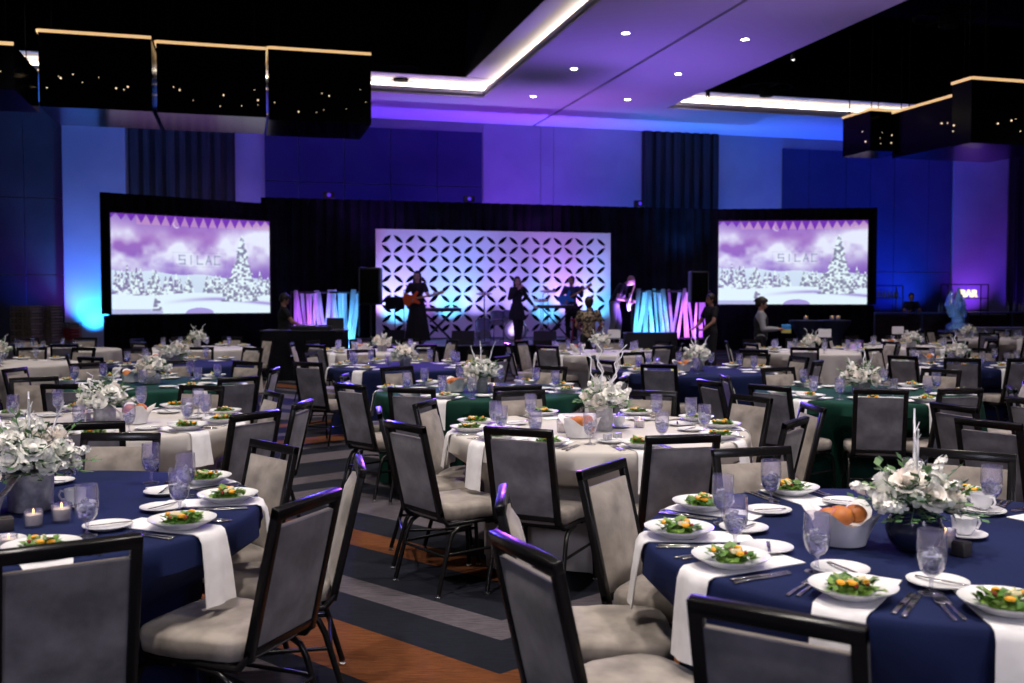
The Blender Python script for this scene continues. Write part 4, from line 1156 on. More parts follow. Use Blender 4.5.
def keyboard(px, Z, wd, h, rz, lb):
    t = empty('stage_keyboard', on_stage(px, Z), heading(rz))
    MB().box((0,0,h),(wd,.32,.09),None,.01).build('body', M['black_plastic'], t)
    MB().box((0,-.05,h+.05),(wd*.9,.15,.012)).build('keys', M['white_cloth'], t)
    b = MB()
    for y in (-.14,.14):
        b.tube([(-.38,y,h-.05),(.38,y,.02)], .02, 6); b.tube([(.38,y,h-.05),(-.38,y,.02)], .02, 6)
    for x in (-.38,.38): b.tube([(x,-.2,.02),(x,.2,.02)], .02, 6); b.tube([(x,-.16,h-.05),(x,.16,h-.05)], .02, 6)
    b.build('crossed_stand', M['black_plastic'], t); return tag(t, lb, 'keyboard', 'keyboards on stage')
keyboard(438, 26.3, 1.2, .84, -12, 'black keyboard on crossed stand right of the orange guitar')
keyboard(557, 26.3, .95, .92, 0, 'keyboard on crossed stand before the man in blue')
def micstand(px, Z, h, lb):
    t = empty('microphone_stand', on_stage(px, Z), 0)
    b = MB().tube([(0,0,.02),(0,0,h)], .01, 6).tube([(0,0,h),(.25,-.1,h+.12)], .008, 6).lathe([(0,0),(.13,0),(.13,.015),(0,.02)], 16)
    b.build('stand', M['black_plastic'], t); MB().ball((.26,-.1,h+.125), .03, 10, 8).build('microphone', M['chrome'], t); tag(t, lb, 'microphone stand', 'microphone stands')
micstand(484.5, 25.2, 1.3, 'tall microphone stand before the left toms'); micstand(543, 25.6, 1.25, 'microphone stand right of the singer'); micstand(404, 25.6, 1.35, 'microphone stand left of the long-haired guitarist')
for px, Z, lb in ((463,24.6,'black wedge monitor between guitarist and singer'),(545,24.4,'black wedge monitor right of the singer'),(394,25.4,'black wedge monitor at the left end of the stage')):
    b = MB(); pts = [(-.28,-.2,0),(-.28,.22,0),(-.28,.22,.1),(-.28,-.02,.34),(-.28,-.2,.26)]; b.poly(pts, .56, (1,0,0))
    o = b.build('wedge_monitor', M['black_plastic'], None, on_stage(px, Z), heading(180)); tag(o, lb, 'stage monitor', 'wedge monitors on stage')
t = empty('music_stand', on_stage(395, 25.8), heading(170)); MB().box((0,0,1.02),(.5,.03,.34),Matrix.Rotation(-.4,3,'X')).build('desk', M['black_plastic'], t); MB().tube([(0,0,.95),(0,0,.02)], .012, 6).lathe([(0,0),(.15,0),(.14,.02),(0,.02)],12).build('post', M['black_plastic'], t); tag(t, 'black music stand left of the guitarist', 'music stand')
t = empty('red_stool', on_stage(577, 25.6), 0); MB().lathe([(0,.62),(.17,.62),(.18,.60),(.17,.56),(0,.56)], 18).build('seat', mat('red_seat', (.4,.03,.03), .5), t)
for k in range(4): a = k*PI/2+.4; MB().tube([(.12*math.cos(a),.12*math.sin(a),.56),(.2*math.cos(a),.2*math.sin(a),0)], .014, 6).build('leg', bpy.data.materials['red_seat'], t)
tag(t, 'red stool beside the keyboard stand of the man in blue', 'stool')
t = empty('equipment_case', P(650, 23.4), heading(0)); MB().box((0,0,.4),(1.2,.6,.8),None,.02).build('body', M['black_plastic'], t)
b = MB()
for s in (-1,1):
    for z in (.02,.78): b.tube([(s*.6,-.3,z),(s*.6,.3,z)], .015, 6)
b.build('metal_edge', M['chrome'], t); tag(t, 'black equipment case standing right of the stage', 'case')

# ------------------------------------------------------------------ glass racks, bar, cocktail tables
def rack(m):
    b = MB(); s = .5; h = .14
    for z in (.01, .07, .13):
        b.box((0,-s/2,z),(s,.012,.02)); b.box((0,s/2,z),(s,.012,.02)); b.box((-s/2,0,z),(.012,s,.02)); b.box((s/2,0,z),(.012,s,.02))
    for k in range(6):
        x = -s/2+s*k/5
        for (X, Y) in ((x,-s/2),(x,s/2),(-s/2,x),(s/2,x)): b.box((X,Y,h/2),(.016,.016,h-.004))
        if 0 < k < 5: b.box((x,0,.06),(.006,s-.02,.1)); b.box((0,x,.06),(s-.02,.006,.1))
    b.box((0,0,.006),(s-.02,s-.02,.006))
    return b.mesh('glass_rack', m)
RK = rack(M['crate']); RKR = rack(M['crate_red'])
def stack(px, Z, n, lb, col=RK, red=()):
    for k in range(n):
        o = put(RKR if k in red else col, 'glass_rack', P(px, Z, .002+k*.1425), heading(6)+.02*((k*7)%3-1))
        tag(o, '%s rack in the %s stack of glass racks, number %d from the floor' % ('red' if k in red else 'brown', lb, k+1), 'glass rack', 'stacked glass racks')
stack(27, 23.5, 10, 'tall left'); stack(47, 24.2, 10, 'tall right'); stack(66, 24.8, 7, 'short', red=(4,5))
# bar
BZ = 32.5
ya = P(905, BZ).y; x0, x1 = XW(868, ya), XW(1090, ya)
t = empty('bar_counter', ((x0+x1)/2, ya, 0)); L_ = x1-x0
MB().box((0,0,1.13),(L_,.75,.06),None,.01).build('counter_top', M['bar_top'], t)
for k in range(5):
    w_ = L_/5; MB().box((-L_/2+w_*(k+.5),-.28,.56),(w_-.14,.05,1.0)).build('front_panel', M['bar_front'], t)
    MB().box((-L_/2+w_*k+.03,-.28,.55),(.06,.08,1.1)).build('post', M['bar_top'], t)
MB().box((0,.05,.5),(L_-.1,.5,1.0)).build('carcass', M['black_plastic'], t)
tag(t, 'long bar counter with dark wood panels along the right back wall', 'bar counter')
def shelf(px0, px1, Y, h, lb, zs=(1.2,1.62)):
    xa, xb = XW(px0, Y), XW(px1, Y); t = empty('back_bar_shelf', ((xa+xb)/2, Y, 0)); w_ = xb-xa
    b = MB()
    for s in (-1,1):
        for yy in (-.18,.18): b.tube([(s*w_/2,yy,0),(s*w_/2,yy,h)], .02, 6)
    b.box((0,0,h),(w_,.4,.03)); b.build('shelf_frame', M['black_plastic'], t)
    for z in zs: MB().box((0,0,z),(w_,.36,.03)).build('shelf', M['black_plastic'], t)
    return tag(t, lb, 'shelf', 'shelves behind the bar'), (xa+xb)/2, w_
def bottle_mesh(k):
    return MB().lathe([(0,0),(.036,0),(.038,.01),(.038,.17+.01*k),(.014,.22+.01*k),(.013,.29+.01*k),(0,.29+.01*k)], 12).mesh('liquor_bottle', M['bottle'])
BT = [bottle_mesh(k) for k in range(3)]
YS = ya+1.5
sh, xc, w_ = shelf(868, 899, YS, 2.05, 'black shelf of bottles behind the left end of the bar')
for k in range(9):
    o = put(BT[k % 3], 'liquor_bottle', (xc-w_/2+.12+(w_-.24)*k/8, YS-.05, 1.637), 0, .9); tag(o, 'small bottle behind the left end of the bar, number %d from the left' % (k+1), 'bottle', 'bottles behind the left bar end')
sh, xc, w_ = shelf(944, 984, YS, 2.1, 'black shelf frame carrying the lit letters behind the bar')
for k in range(5):
    o = put(BT[k % 3], 'liquor_bottle', (xc-w_/2+.15+.13*k, YS-.05, 1.637), 0, .9); tag(o, 'small bottle left of the lit letters, number %d from the left' % (k+1), 'bottle', 'bottles left of the lit letters')
c = bpy.data.curves.new('bar_letters', 'FONT'); c.resolution_u = 4; c.body = 'BAR'; c.size = .38; c.extrude = .04; c.align_x = 'CENTER'; c.space_character = 1.02; c.materials.append(M['bar_sign'])
_o = bpy.data.objects.new('bar_sign_curve', c); COL.objects.link(_o); _me = bpy.data.meshes.new_from_object(_o.evaluated_get(bpy.context.evaluated_depsgraph_get())); bpy.data.objects.remove(_o); o = bpy.data.objects.new('bar_sign', _me); COL.objects.link(o); o.location = (XW(969.5, YS-.3), YS-.24, 1.66); o.rotation_euler = (PI/2,0,0); tag(o, 'glowing warm white letters reading BAR on the shelf behind the bar', 'sign')
for i, (px, lb) in enumerate([(939,'first bottle standing on the bar left of the ice sculpture'),(942,'second bottle standing on the bar left of the ice sculpture'),(1008,'leftmost bottle on the bar at the right edge'),(1014,'tallest bottle on the bar at the right edge'),(1019,'bottle on the bar close to the right edge'),(1022.5,'bottle cut by the right edge on the bar')]):
    o = put(BT[i % 3], 'liquor_bottle', (XW(px, ya), ya, 1.162), 0, 1.0+.25*(i == 3)); tag(o, lb, 'bottle', 'bottles on the bar counter')
# ice sculpture
t = empty('ice_sculpture', P(958, 31.0))
b = MB(); r = random.Random(8)
b.lathe([(0,0),(.36,0),(.38,.04),(.34,.16),(.2,.24),(.15,.4),(0,.42)], 14)
b.tube([(0,0,.3),(-.12,0,.6),(-.02,0,.9),(.03,0,1.1),(.0,0,1.32)], [.17,.17,.12,.07,.015], 9)
b.tube([(-.2,0,.45),(-.34,0,.8),(-.30,0,1.08),(-.26,0,1.2)], [.12,.13,.07,.01], 8)
b.tube([(.12,0,.35),(.22,0,.55),(.17,0,.75),(.2,0,.9)], [.11,.09,.06,.01], 8)
b.tube([(.0,0,.6),(.2,0,.8),(.12,0,1.1)], [.1,.09,.01], 8)
for v in b.bm.verts: v.co += Vector((r.uniform(-.02,.02), r.uniform(-.02,.02), r.uniform(-.01,.01)))
for f in b.bm.faces: f.smooth = False
b.bm.transform(Matrix.Translation((0,0,.62))); b.build('carved_ice', M['ice'], t)
MB().box((0,0,.59),(1.0,.6,.06),None,.01).build('tray', M['bar_top'], t)
b = MB()
for sx in (-1,1):
    for sy in (-1,1): b.tube([(sx*.45,sy*.25,0),(sx*.45,sy*.25,.56)], .025, 6)
b.build('leg', M['black_plastic'], t)
tag(t, 'tall blue-lit ice sculpture standing before the bar', 'ice sculpture')
# cocktail tables with stretch covers
def cocktail(px, Z, lb):
    t = empty('cocktail_table', P(px, Z), 0)
    MB().lathe([(0,1.1),(.36,1.1),(.38,1.09),(.375,1.06),(.2,.75),(.15,.5),(.2,.2),(.34,.01)], 32).build('stretch_cover', M['cocktail_cloth'], t)
    tag(t, lb, 'cocktail table', 'cocktail tables with stretch covers')
cocktail(806, 22.6, 'dark cocktail table below the right screen, left of two'); cocktail(834, 22.8, 'dark cocktail table below the right screen, right of two')
for px, Z, lb in ((806,22.6,'white votive on the left cocktail table'),(832,22.8,'first white votive on the right cocktail table'),(838,22.8,'second white votive on the right cocktail table')):
    p = P(px, Z, 1.102); v = copy_tree(V0); v.location = p; v.scale = (1.6,)*3; tag(v, lb, 'candle', 'votive candles')
# long buffet table at the right
t = empty('buffet_table', P(1015, 27.5), heading(-14)+YAW*0)
def bf(u, v):
    a = 2*PI*u; k = 9; c, s_ = math.cos(a), math.sin(a); r_ = (abs(c)**k+abs(s_)**k)**(-1/k)
    return (c*r_*(1.5+.03*math.sin(40*a)*(1-v)), s_*r_*(.38+.03*math.sin(40*a)*(1-v)), .01+.8*v)
b = MB(); b.grid(bf, 160, 3, closeu=True); b.box((0,0,.80),(3.0,.77,.02),None,.006); b.build('ivory_skirt', M['ivory'], t)
tag(t, 'long ivory-draped buffet table before the bar at the right edge', 'table')
# ------------------------------------------------------------------ people
def caps_mesh(caps, name, m, voxel=.012, parent=None, smooth_it=4):
    """continuous body surface from tapered limbs (a, b, ra, rb) and ellipsoids (c, r, (sx,sy,sz))"""
    b = MB()
    for c in caps:
        if len(c) == 4:
            A, B, ra, rb = Vector(c[0]), Vector(c[1]), c[2], c[3]; b.tube([A, A*.5+B*.5, B], [ra, (ra+rb)/2*1.03, rb], 14); b.ball(A, ra, 14, 9); b.ball(B, rb, 14, 9)
        else: b.ball(c[0], c[1], 18, 12, c[2])
    me = b.mesh(name, m); o = bpy.data.objects.new(name, me); COL.objects.link(o)
    rm = o.modifiers.new('r', 'REMESH'); rm.mode = 'VOXEL'; rm.voxel_size = voxel; rm.use_smooth_shade = True
    sm = o.modifiers.new('s', 'SMOOTH'); sm.iterations = smooth_it; sm.factor = .5
    dg = bpy.context.evaluated_depsgraph_get(); me2 = bpy.data.meshes.new_from_object(o.evaluated_get(dg))
    o.modifiers.clear(); o.data = me2; bpy.data.meshes.remove(me); me2.name = name
    if not me2.materials: me2.materials.append(m)
    if parent: o.parent = parent
    return o
def V3(*a): return Vector(a)
def person(loc, rz, label, pose=None, top=None, trousers=None, skirt=None, vest=None, hair='short', skinm=None, s=1.0, sleeves='short', shoe=None, female=False):
    J = dict(pelvis=V3(0,0,.95), waist=V3(0,.0,1.10), chest=V3(0,0,1.30), neck=V3(0,.0,1.46), head=V3(0,.015,1.62),
             shL=V3(-.175,0,1.41), shR=V3(.175,0,1.41), elL=V3(-.23,.0,1.13), elR=V3(.23,.0,1.13), wrL=V3(-.24,.06,.88), wrR=V3(.24,.06,.88),
             hiL=V3(-.09,0,.92), hiR=V3(.09,0,.92), knL=V3(-.10,.02,.50), knR=V3(.10,.02,.50), anL=V3(-.10,-.02,.09), anR=V3(.10,-.02,.09),
             hdL=V3(0,.3,-1), hdR=V3(0,.3,-1), face=V3(0,1,0))
    if female: J['shL'].x, J['shR'].x = -.155, .155
    for k, v in (pose or {}).items(): J[k] = V3(*v)
    skinm = skinm or M['skin']
    root = empty('person', loc, rz); root.scale = (s,)*3; tag(root, label, 'person')
    fwd = J['face'].normalized(); H = J['head']; rt = fwd.cross(V3(0,0,1)).normalized(); up = rt.cross(fwd).normalized()
    caps = [(J['pelvis'],.125,(1.15,.85,.9)), (J['waist'],.115,(1.1,.8,1.1)), (J['chest'],.135,(1.15,.82,1.15)), (J['neck'],H-up*.06,.052,.05),
            (J['pelvis'],J['waist'],.12,.108), (J['waist'],J['chest'],.108,.125), (J['chest'],J['neck'],.11,.055),
            (H,.098,(.80,.95,1.15)), (H-up*.06+fwd*.025,.065,(.85,1,.9)), (H+fwd*.10-up*.01,H+fwd*.108-up*.035,.009,.013),
            (H+rt*.078-up*.01,.024,(.5,.8,1.2)), (H-rt*.078-up*.01,.024,(.5,.8,1.2)), (H+fwd*.085-up*.062,.022,(1.2,.7,.5)), (H+fwd*.08+up*.025,.03,(1.7,.5,.4))]
    armc = {}
    for q in 'LR':
        sh, el, wr = J['sh'+q], J['el'+q], J['wr'+q]
        caps += [(J['chest']+V3(0,0,.07), sh, .07,.058), (sh, el, .052,.040), (el, wr, .040,.026)]
        hd = J['hd'+q].normalized(); sgn = -1 if q == 'L' else 1
        sd = hd.cross(V3(0,1,.01)).normalized() if abs(hd.y) < .9 else V3(1,0,0)
        if sd.length < .1: sd = V3(1,0,0)
        nrm = sd.cross(hd).normalized()
        caps += [(wr, wr+hd*.05, .026,.024)]
        for k in range(-1, 2): caps.append((wr+hd*.03+sd*.018*k, wr+hd*.085+sd*.022*k, .017,.014))
        for k, ln in enumerate((.062,.072,.068,.05)):
            base = wr+hd*.088+sd*(.030-.020*k); mid = base+hd*ln*.5+nrm*.012; tip = base+hd*ln*.85+nrm*.035
            caps += [(base, mid, .0095,.0088), (mid, tip, .0088,.0075)]
        caps += [(wr+hd*.03+sd*.024, wr+hd*.065+sd*.052+nrm*.01, .013,.0105), (wr+hd*.065+sd*.052+nrm*.01, wr+hd*.092+sd*.055+nrm*.03, .0105,.008)]
        hi, kn, an = J['hi'+q], J['kn'+q], J['an'+q]
        caps += [(hi, kn, .085,.058), (kn, an, .058,.036), (kn-V3(0,.015,.1),.055,(1,1,1.6)), (an, an+V3(sgn*.015,.13,-.045), .036,.028), (an+V3(0,-.03,-.04), an+V3(0,.03,-.05),.03,.03)]
    caps_mesh(caps, 'body', skinm, .0095, root, 3)
    # eyes and mouth
    b = MB()
    for q in (-1,1): b.ball(H+fwd*.088+rt*q*.032+up*.008, .0125, 10, 8)
    b.build('eyes', M['eye'], root)
    MB().ball(H+fwd*.098-up*.062, .02, 10, 6, (1.1,.4,.28)).build('mouth', M['lip'], root)
    if hair:
        hc = [(H+up*.022-fwd*.018,.108,(.86,.96,1.08)), (H+up*.06+fwd*.02,.085,(.9,.9,.7))]
        if hair == 'long':
            hc += [(H-fwd*.06-up*.02, J['neck']-fwd*.10-up*.12,.085,.075), (H+rt*.07-up*.02-fwd*.02, J['neck']+rt*.085+fwd*.03-up*.14,.035,.035), (H-rt*.07-up*.02-fwd*.02, J['neck']-rt*.085+fwd*.03-up*.14,.035,.035)]
        if hair == 'bun': hc += [(H-fwd*.11+up*.02,.05,(1,1,1)), (H-fwd*.05-up*.03,.075,(1,1,1))]
        if hair == 'short': hc += [(H-fwd*.045-up*.02,.082,(.95,.85,1))]
        o = caps_mesh(hc, 'hair', M['hair'], .012, root)
        # hair never covers the face
        me = o.data; bm = bmesh.new(); bm.from_mesh(me)
        bmesh.ops.delete(bm, geom=[v for v in bm.verts if (v.co-H).dot(fwd) > .055 and (v.co-H).dot(up) < .055 and abs((v.co-H).dot(rt)) < .06], context='VERTS'); bm.to_mesh(me); bm.free()
    if top:
        g = .014; tc = [(J['pelvis']+V3(0,0,.03),.128,(1.2,.92,.8)), (J['waist'],.122,(1.12,.86,1.1)), (J['chest'],.145,(1.17,.88,1.15)), (J['waist'],J['chest'],.118,.135), (J['pelvis'],J['waist'],.13,.118), (J['chest'],J['neck']-up*.03,.12,.07)]
        for q in 'LR':
            sh, el, wr = J['sh'+q], J['el'+q], J['wr'+q]; tc += [(J['chest']+V3(0,0,.07), sh, .078,.070)]
            if sleeves == 'short': tc += [(sh, sh*.45+el*.55, .068,.062)]
            elif sleeves == 'long': tc += [(sh, el, .066,.056), (el, el*.12+wr*.88, .054,.040)]
        caps_mesh(tc, 'shirt', top, .012, root)
    if vest:
        tc = [(J['waist'],.130,(1.13,.9,1.2)), (J['chest']-V3(0,0,.02),.150,(1.1,.93,1.1)), (J['waist'],J['chest'],.126,.142), (J['pelvis']+V3(0,0,.05),J['waist'],.138,.126)]
        caps_mesh(tc, 'vest', vest, .012, root)
    if trousers:
        tc = [(J['pelvis']-V3(0,0,.02),.135,(1.17,.92,.85))]
        for q in 'LR':
            hi, kn, an = J['hi'+q], J['kn'+q], J['an'+q]; tc += [(hi, kn, .098,.072), (kn, an+V3(0,0,.0), .070,.058)]
        caps_mesh(tc, 'trousers', trousers, .012, root)
    if skirt:
        z1 = J['pelvis'].z+.1; z0 = skirt[1]; w0 = skirt[2]
        b = MB(); b.grid(lambda u, v: ((.15+(w0-.15)*(1-v)**.8+.012*math.sin(18*2*PI*u)*(1-v))*math.cos(2*PI*u)+J['pelvis'].x*v, (.12+(w0*.8-.12)*(1-v)**.8+.012*math.sin(18*2*PI*u)*(1-v))*math.sin(2*PI*u)+J['pelvis'].y*v, z0+(z1-z0)*v), 72, 12, closeu=True)
        b.build('skirt', skirt[0], root)
    b = MB()
    for q in 'LR':
        an = J['an'+q]; b.box(an+V3(0,.045,-.055),(.085,.26,.06),None,.02,3)
    b.build('shoes', shoe or M['black_plastic'], root)
    return root
# long-haired guitarist
gp = dict(elL=(-.30,.02,1.15), wrL=(-.12,.24,1.10), hdL=(.6,.35,-.15), elR=(.32,.05,1.18), wrR=(.42,.30,1.22), hdR=(.3,.3,.9), knL=(-.12,.04,.5), anL=(-.14,0,.09), anR=(.14,0,.09))
# (the figures face the guests: their right hand is at the left of the picture)
def face(px, Z, toward=180): return heading(toward)
gp = dict(elR=(.31,-.02,1.16), wrR=(.16,.20,1.08), hdR=(-.7,.3,-.2), elL=(-.28,.06,1.16), wrL=(-.42,.27,1.16), hdL=(-.5,.5,.6))
person(on_stage(417.5,24.6), face(417,0,186), 'person with long dark hair and black skirt playing an orange electric guitar', gp, top=M['black_cloth'], skirt=(M['black_cloth'],.10,.30), hair='long', skinm=M['skin2'], s=1.04, sleeves='short', female=True)
def guitar(name_label, loc, rz, body, neckv, cat='guitar', bm_='guitar'):
    t = empty('electric_guitar', loc, rz); b = MB()
    out = [(-.20,-.02),(-.19,.10),(-.10,.15),(.0,.11),(.08,.10),(.17,.17),(.20,.12),(.13,.04),(.12,-.03),(.19,-.10),(.16,-.15),(.06,-.10),(-.02,-.11),(-.11,-.16),(-.19,-.11)]
    N = 60; pts = []
    for i in range(N):
        f = i/N*len(out); k = int(f); q = f-k
        P0, P1, P2, P3 = [Vector(out[(k+j-1) % len(out)]) for j in range(4)]
        pts.append(.5*((2*P1)+(P2-P0)*q+(2*P0-5*P1+4*P2-P3)*q*q+(-P0+3*P1-3*P2+P3)*q**3))
    b.poly([(p.x,-.02,p.y) for p in pts], .042, (0,1,0)); b.build('body', body, t)
    MB().box((.40,.025,0),(.56,.02,.05),None,.004).build('neck', M['maple'], t)
    MB().box((.74,.02,.012),(.15,.018,.085),Matrix.Rotation(-.15,3,'Y'),.006).build('headstock', M['maple'], t)
    MB().poly([(-.08,.024,-.1),(.1,.024,-.06),(.12,.024,.03),(.06,.024,.09),(-.02,.024,.05)], .003).box((-.05,.03,0),(.02,.012,.07)).box((.03,.03,0),(.02,.012,.07)).build('pickguard', M['white_cloth'], t)
    tag(t, name_label, cat); return t
p = on_stage(417.5,24.6); th = heading(186); f = Vector((-math.sin(th), math.cos(th), 0)); r_ = Vector((math.cos(th), math.sin(th), 0))
g = guitar('orange electric guitar held by the long-haired person', p+f*.235+r_*.10+Vector((0,0,1.12)), 0, M['guitar'], None)
g.rotation_euler = Matrix(( (-r_.x, f.x, 0), (-r_.y, f.y, 0), (0,0,1) )).to_3x3().to_euler(); g.rotation_euler.rotate_axis('Y', -.2)
# singer
person(on_stage(517,25.2), face(517,0,150), 'person in black tunic singing into a microphone at centre stage', dict(elR=(.28,.10,1.17), wrR=(.10,.24,1.42), hdR=(-.5,.2,.6), elL=(-.36,-.10,1.20), wrL=(-.52,-.04,1.0), hdL=(-.7,0,-.5), face=(.3,1,0), anR=(.06,.06,.09), anL=(-.08,-.02,.09), knR=(.08,.08,.5)),
       top=M['black_cloth'], trousers=M['black_cloth'], skirt=(M['black_cloth'],.62,.24), hair='long', skinm=M['skin2'], s=.97, sleeves='long', female=True, shoe=M['skin2'])
p = on_stage(517,25.2); th = heading(150); f = Vector((-math.sin(th), math.cos(th), 0)); r_ = Vector((math.cos(th), math.sin(th), 0))
t = empty('handheld_microphone', p+(f*.25+r_*.02+Vector((0,0,1.5)))*.97); MB().ball((0,0,0),.028,12,8).build('grille', M['chrome'], t); MB().tube([(0,0,-.02),(r_.x*.03+f.x*.06,r_.y*.03+f.y*.06,-.16)], [.018,.012], 10).build('handle', M['black_plastic'], t); tag(t, 'microphone held at the mouth of the singer', 'microphone')
# man in blue with a guitar behind the keyboard
person(on_stage(571.5,27.0), face(0,0,200), 'person in dark blue shirt playing guitar behind the keyboard stand', dict(elR=(.31,0,1.16), wrR=(.15,.22,1.08), hdR=(-.7,.3,-.2), elL=(-.30,.06,1.22), wrL=(-.38,.26,1.36), hdL=(-.4,.4,.8)), top=M['blue_cloth'], trousers=M['black_cloth'], sleeves='long', s=1.0)
p = on_stage(571.5,27.0); th = heading(200); f = Vector((-math.sin(th), math.cos(th), 0)); r_ = Vector((math.cos(th), math.sin(th), 0))
g = guitar('pale blue guitar held by the person in the dark blue shirt', p+f*.24+r_*.08+Vector((0,0,1.12)), 0, M['blue_box'], None)
g.rotation_euler = Matrix(( (-r_.x, f.x, 0), (-r_.y, f.y, 0), (0,0,1) )).to_3x3().to_euler(); g.rotation_euler.rotate_axis('Y', -.5)
# bending guitarist at the right end
bend = dict(chest=(0,.16,1.24), neck=(0,.28,1.38), head=(0,.40,1.47), face=(0,.75,-.65), shL=(-.175,.22,1.34), shR=(.175,.22,1.34), elL=(-.27,.16,1.06), wrL=(-.16,.38,.95), elR=(.27,.16,1.06), wrR=(.12,.36,1.0), hdR=(-.6,.4,-.3), hdL=(.5,.4,.2), waist=(0,.06,1.08), anL=(-.18,.05,.09), knL=(-.16,.08,.5), anR=(.14,-.12,.09))
person(on_stage(614,25.0), face(0,0,110), 'person in black T-shirt bending over a pale guitar at the right end of the stage', bend, top=M['black_cloth'], trousers=M['grey_cloth'], hair=None, skinm=M['skin2'], s=1.08)
p = on_stage(614,25.0); th = heading(110); f = Vector((-math.sin(th), math.cos(th), 0)); r_ = Vector((math.cos(th), math.sin(th), 0))
g = guitar('pale electric guitar under the bending person', p+f*.40+r_*.02+Vector((0,0,1.03)), 0, M['white_cloth'], None)
g.rotation_euler = Matrix(( (-r_.x, f.x, 0), (-r_.y, f.y, 0), (0,0,1) )).to_3x3().to_euler(); g.rotation_euler.rotate_axis('Y', -.6)
# patterned shirt, seen from behind
person(P(589,19.0), face(0,0,8), 'person in patterned shirt seen from behind, standing before the stage', dict(elL=(-.26,.05,1.15), wrL=(-.2,.25,1.05), elR=(.26,.05,1.15), wrR=(.2,.25,1.05), hdL=(.3,1,0), hdR=(-.3,1,0)), top=M['pattern_cloth'], trousers=M['black_cloth'], hair='short', s=.93)
# DJ
person(P(284,20.3), face(0,0,75), 'person in black T-shirt leaning over the DJ table', dict(elR=(.24,.16,1.16), wrR=(.18,.38,1.05), hdR=(0,1,-.1), elL=(-.24,.16,1.16), wrL=(-.16,.38,1.06), hdL=(0,1,-.1), face=(0,.85,-.5)), top=M['black_cloth'], trousers=M['black_cloth'], s=.97)
# person in black right of the stage
person(P(711,20.5), face(0,0,250), 'person in black standing before the right loudspeaker', dict(elR=(.26,.10,1.15), wrR=(.20,.28,1.0), elL=(-.26,.10,1.15), wrL=(-.2,.28,1.0), hdR=(0,1,-.3), hdL=(0,1,-.3)), top=M['black_cloth'], trousers=M['black_cloth'], s=.97)
# waiter
person(P(761,18.0), face(0,0,105), 'person in grey shirt and dark vest carrying a blue and yellow box', dict(elR=(.23,.05,1.12), wrR=(.12,.33,1.12), hdR=(-.3,1,0), elL=(-.23,.05,1.12), wrL=(-.12,.33,1.12), hdL=(.3,1,0), face=(0,.9,-.35)), top=M['grey_cloth'], vest=M['black_cloth'], trousers=M['black_cloth'], sleeves='long', hair='bun', s=.925, female=True)
p = P(761,18.0); th = heading(105); f = Vector((-math.sin(th), math.cos(th), 0))
t = empty('small_box', p+f*.44+Vector((0,0,1.04)), th); MB().box((0,0,0),(.22,.16,.16),None,.01).build('carton', M['blue_box'], t); MB().box((.0,.0,-.035),(.225,.165,.06)).build('yellow_band', M['yellow'], t); tag(t, 'blue and yellow box in the hands of the waiter in grey', 'box')
# bartender
person(P(911,33.8), face(0,0,185), 'person in dark clothes tending behind the bar', dict(elR=(.26,.1,1.15), wrR=(.14,.3,1.15), elL=(-.26,.1,1.15), wrL=(-.14,.3,1.15), hdR=(0,1,.1), hdL=(0,1,.1)), top=M['black_cloth'], trousers=M['black_cloth'], s=1.03)

# pieces on the light side of the stage
# ------------------------------------------------------------------ light
LK = 2.0
def XY(px, Z): return P(px, Z).y
def spot(loc, target, energy, color, size=60, blend=.6, radius=.15, name='spot'):
    l = bpy.data.lights.new(name, 'SPOT'); l.energy = energy; l.color = color; l.spot_size = R(size); l.spot_blend = blend; l.shadow_soft_size = radius
    o = bpy.data.objects.new(name, l); COL.objects.link(o); o.location = loc
    o.rotation_euler = (Vector(target)-Vector(loc)).to_track_quat('-Z','Y').to_euler(); return o
# warm downlights from the ceiling wells and soffit over the guests' tables
WARM = (1, .90, .83)
for (x, z, e) in [(-1.5,1.5,520),(3.6,1.0,520),(1.0,4.5,480),(-3.6,5.5,420),(4.6,6.2,420),(.6,9.5,420),(-3.2,11,420),(4.5,11.5,420),(-6.5,15,420),(0,15.5,420),(6.5,16,420),(-2,19,200),(5,20,180),(11,18,220),(-9,18,200)]:
    p = W(x, z, 7.2); spot(p, p+Vector((.2,.5,-7)), e*LK, WARM, 95, .8, .22, 'house_downlight')
# LED uplights on the stage wall
VI, BL, CY, PU = (.12,.02,1), (.01,.05,1), (.02,.30,1), (.26,.05,1)
for px, col, e in ((92,CY,520),(60,PU,110),(20,BL,60),(185,BL,60),(252,PU,160),(300,BL,120),(380,VI,150),(440,BL,160),(505,PU,330),(555,(.20,.04,1),360),(600,(.05,.12,1),300),(670,CY,100),(740,(.04,.16,1),330),(820,BL,150),(870,BL,170),(905,BL,170),(928,(.02,.12,1),240),(990,PU,150),(1040,VI,60)):
    yy = .7 if px == 92 else 1.25; x = XW(px, YB-yy); spot((x, YB-yy, .25), (x, YB-.1, 5.5), e*4.7, col, 85, .9, .08, 'wall_uplight')
W_ = bpy.data.worlds.new('room_fill'); sc.world = W_; W_.use_nodes = True
W_.node_tree.nodes['Background'].inputs[0].default_value = (.08,.07,.14,1); W_.node_tree.nodes['Background'].inputs[1].default_value = .05

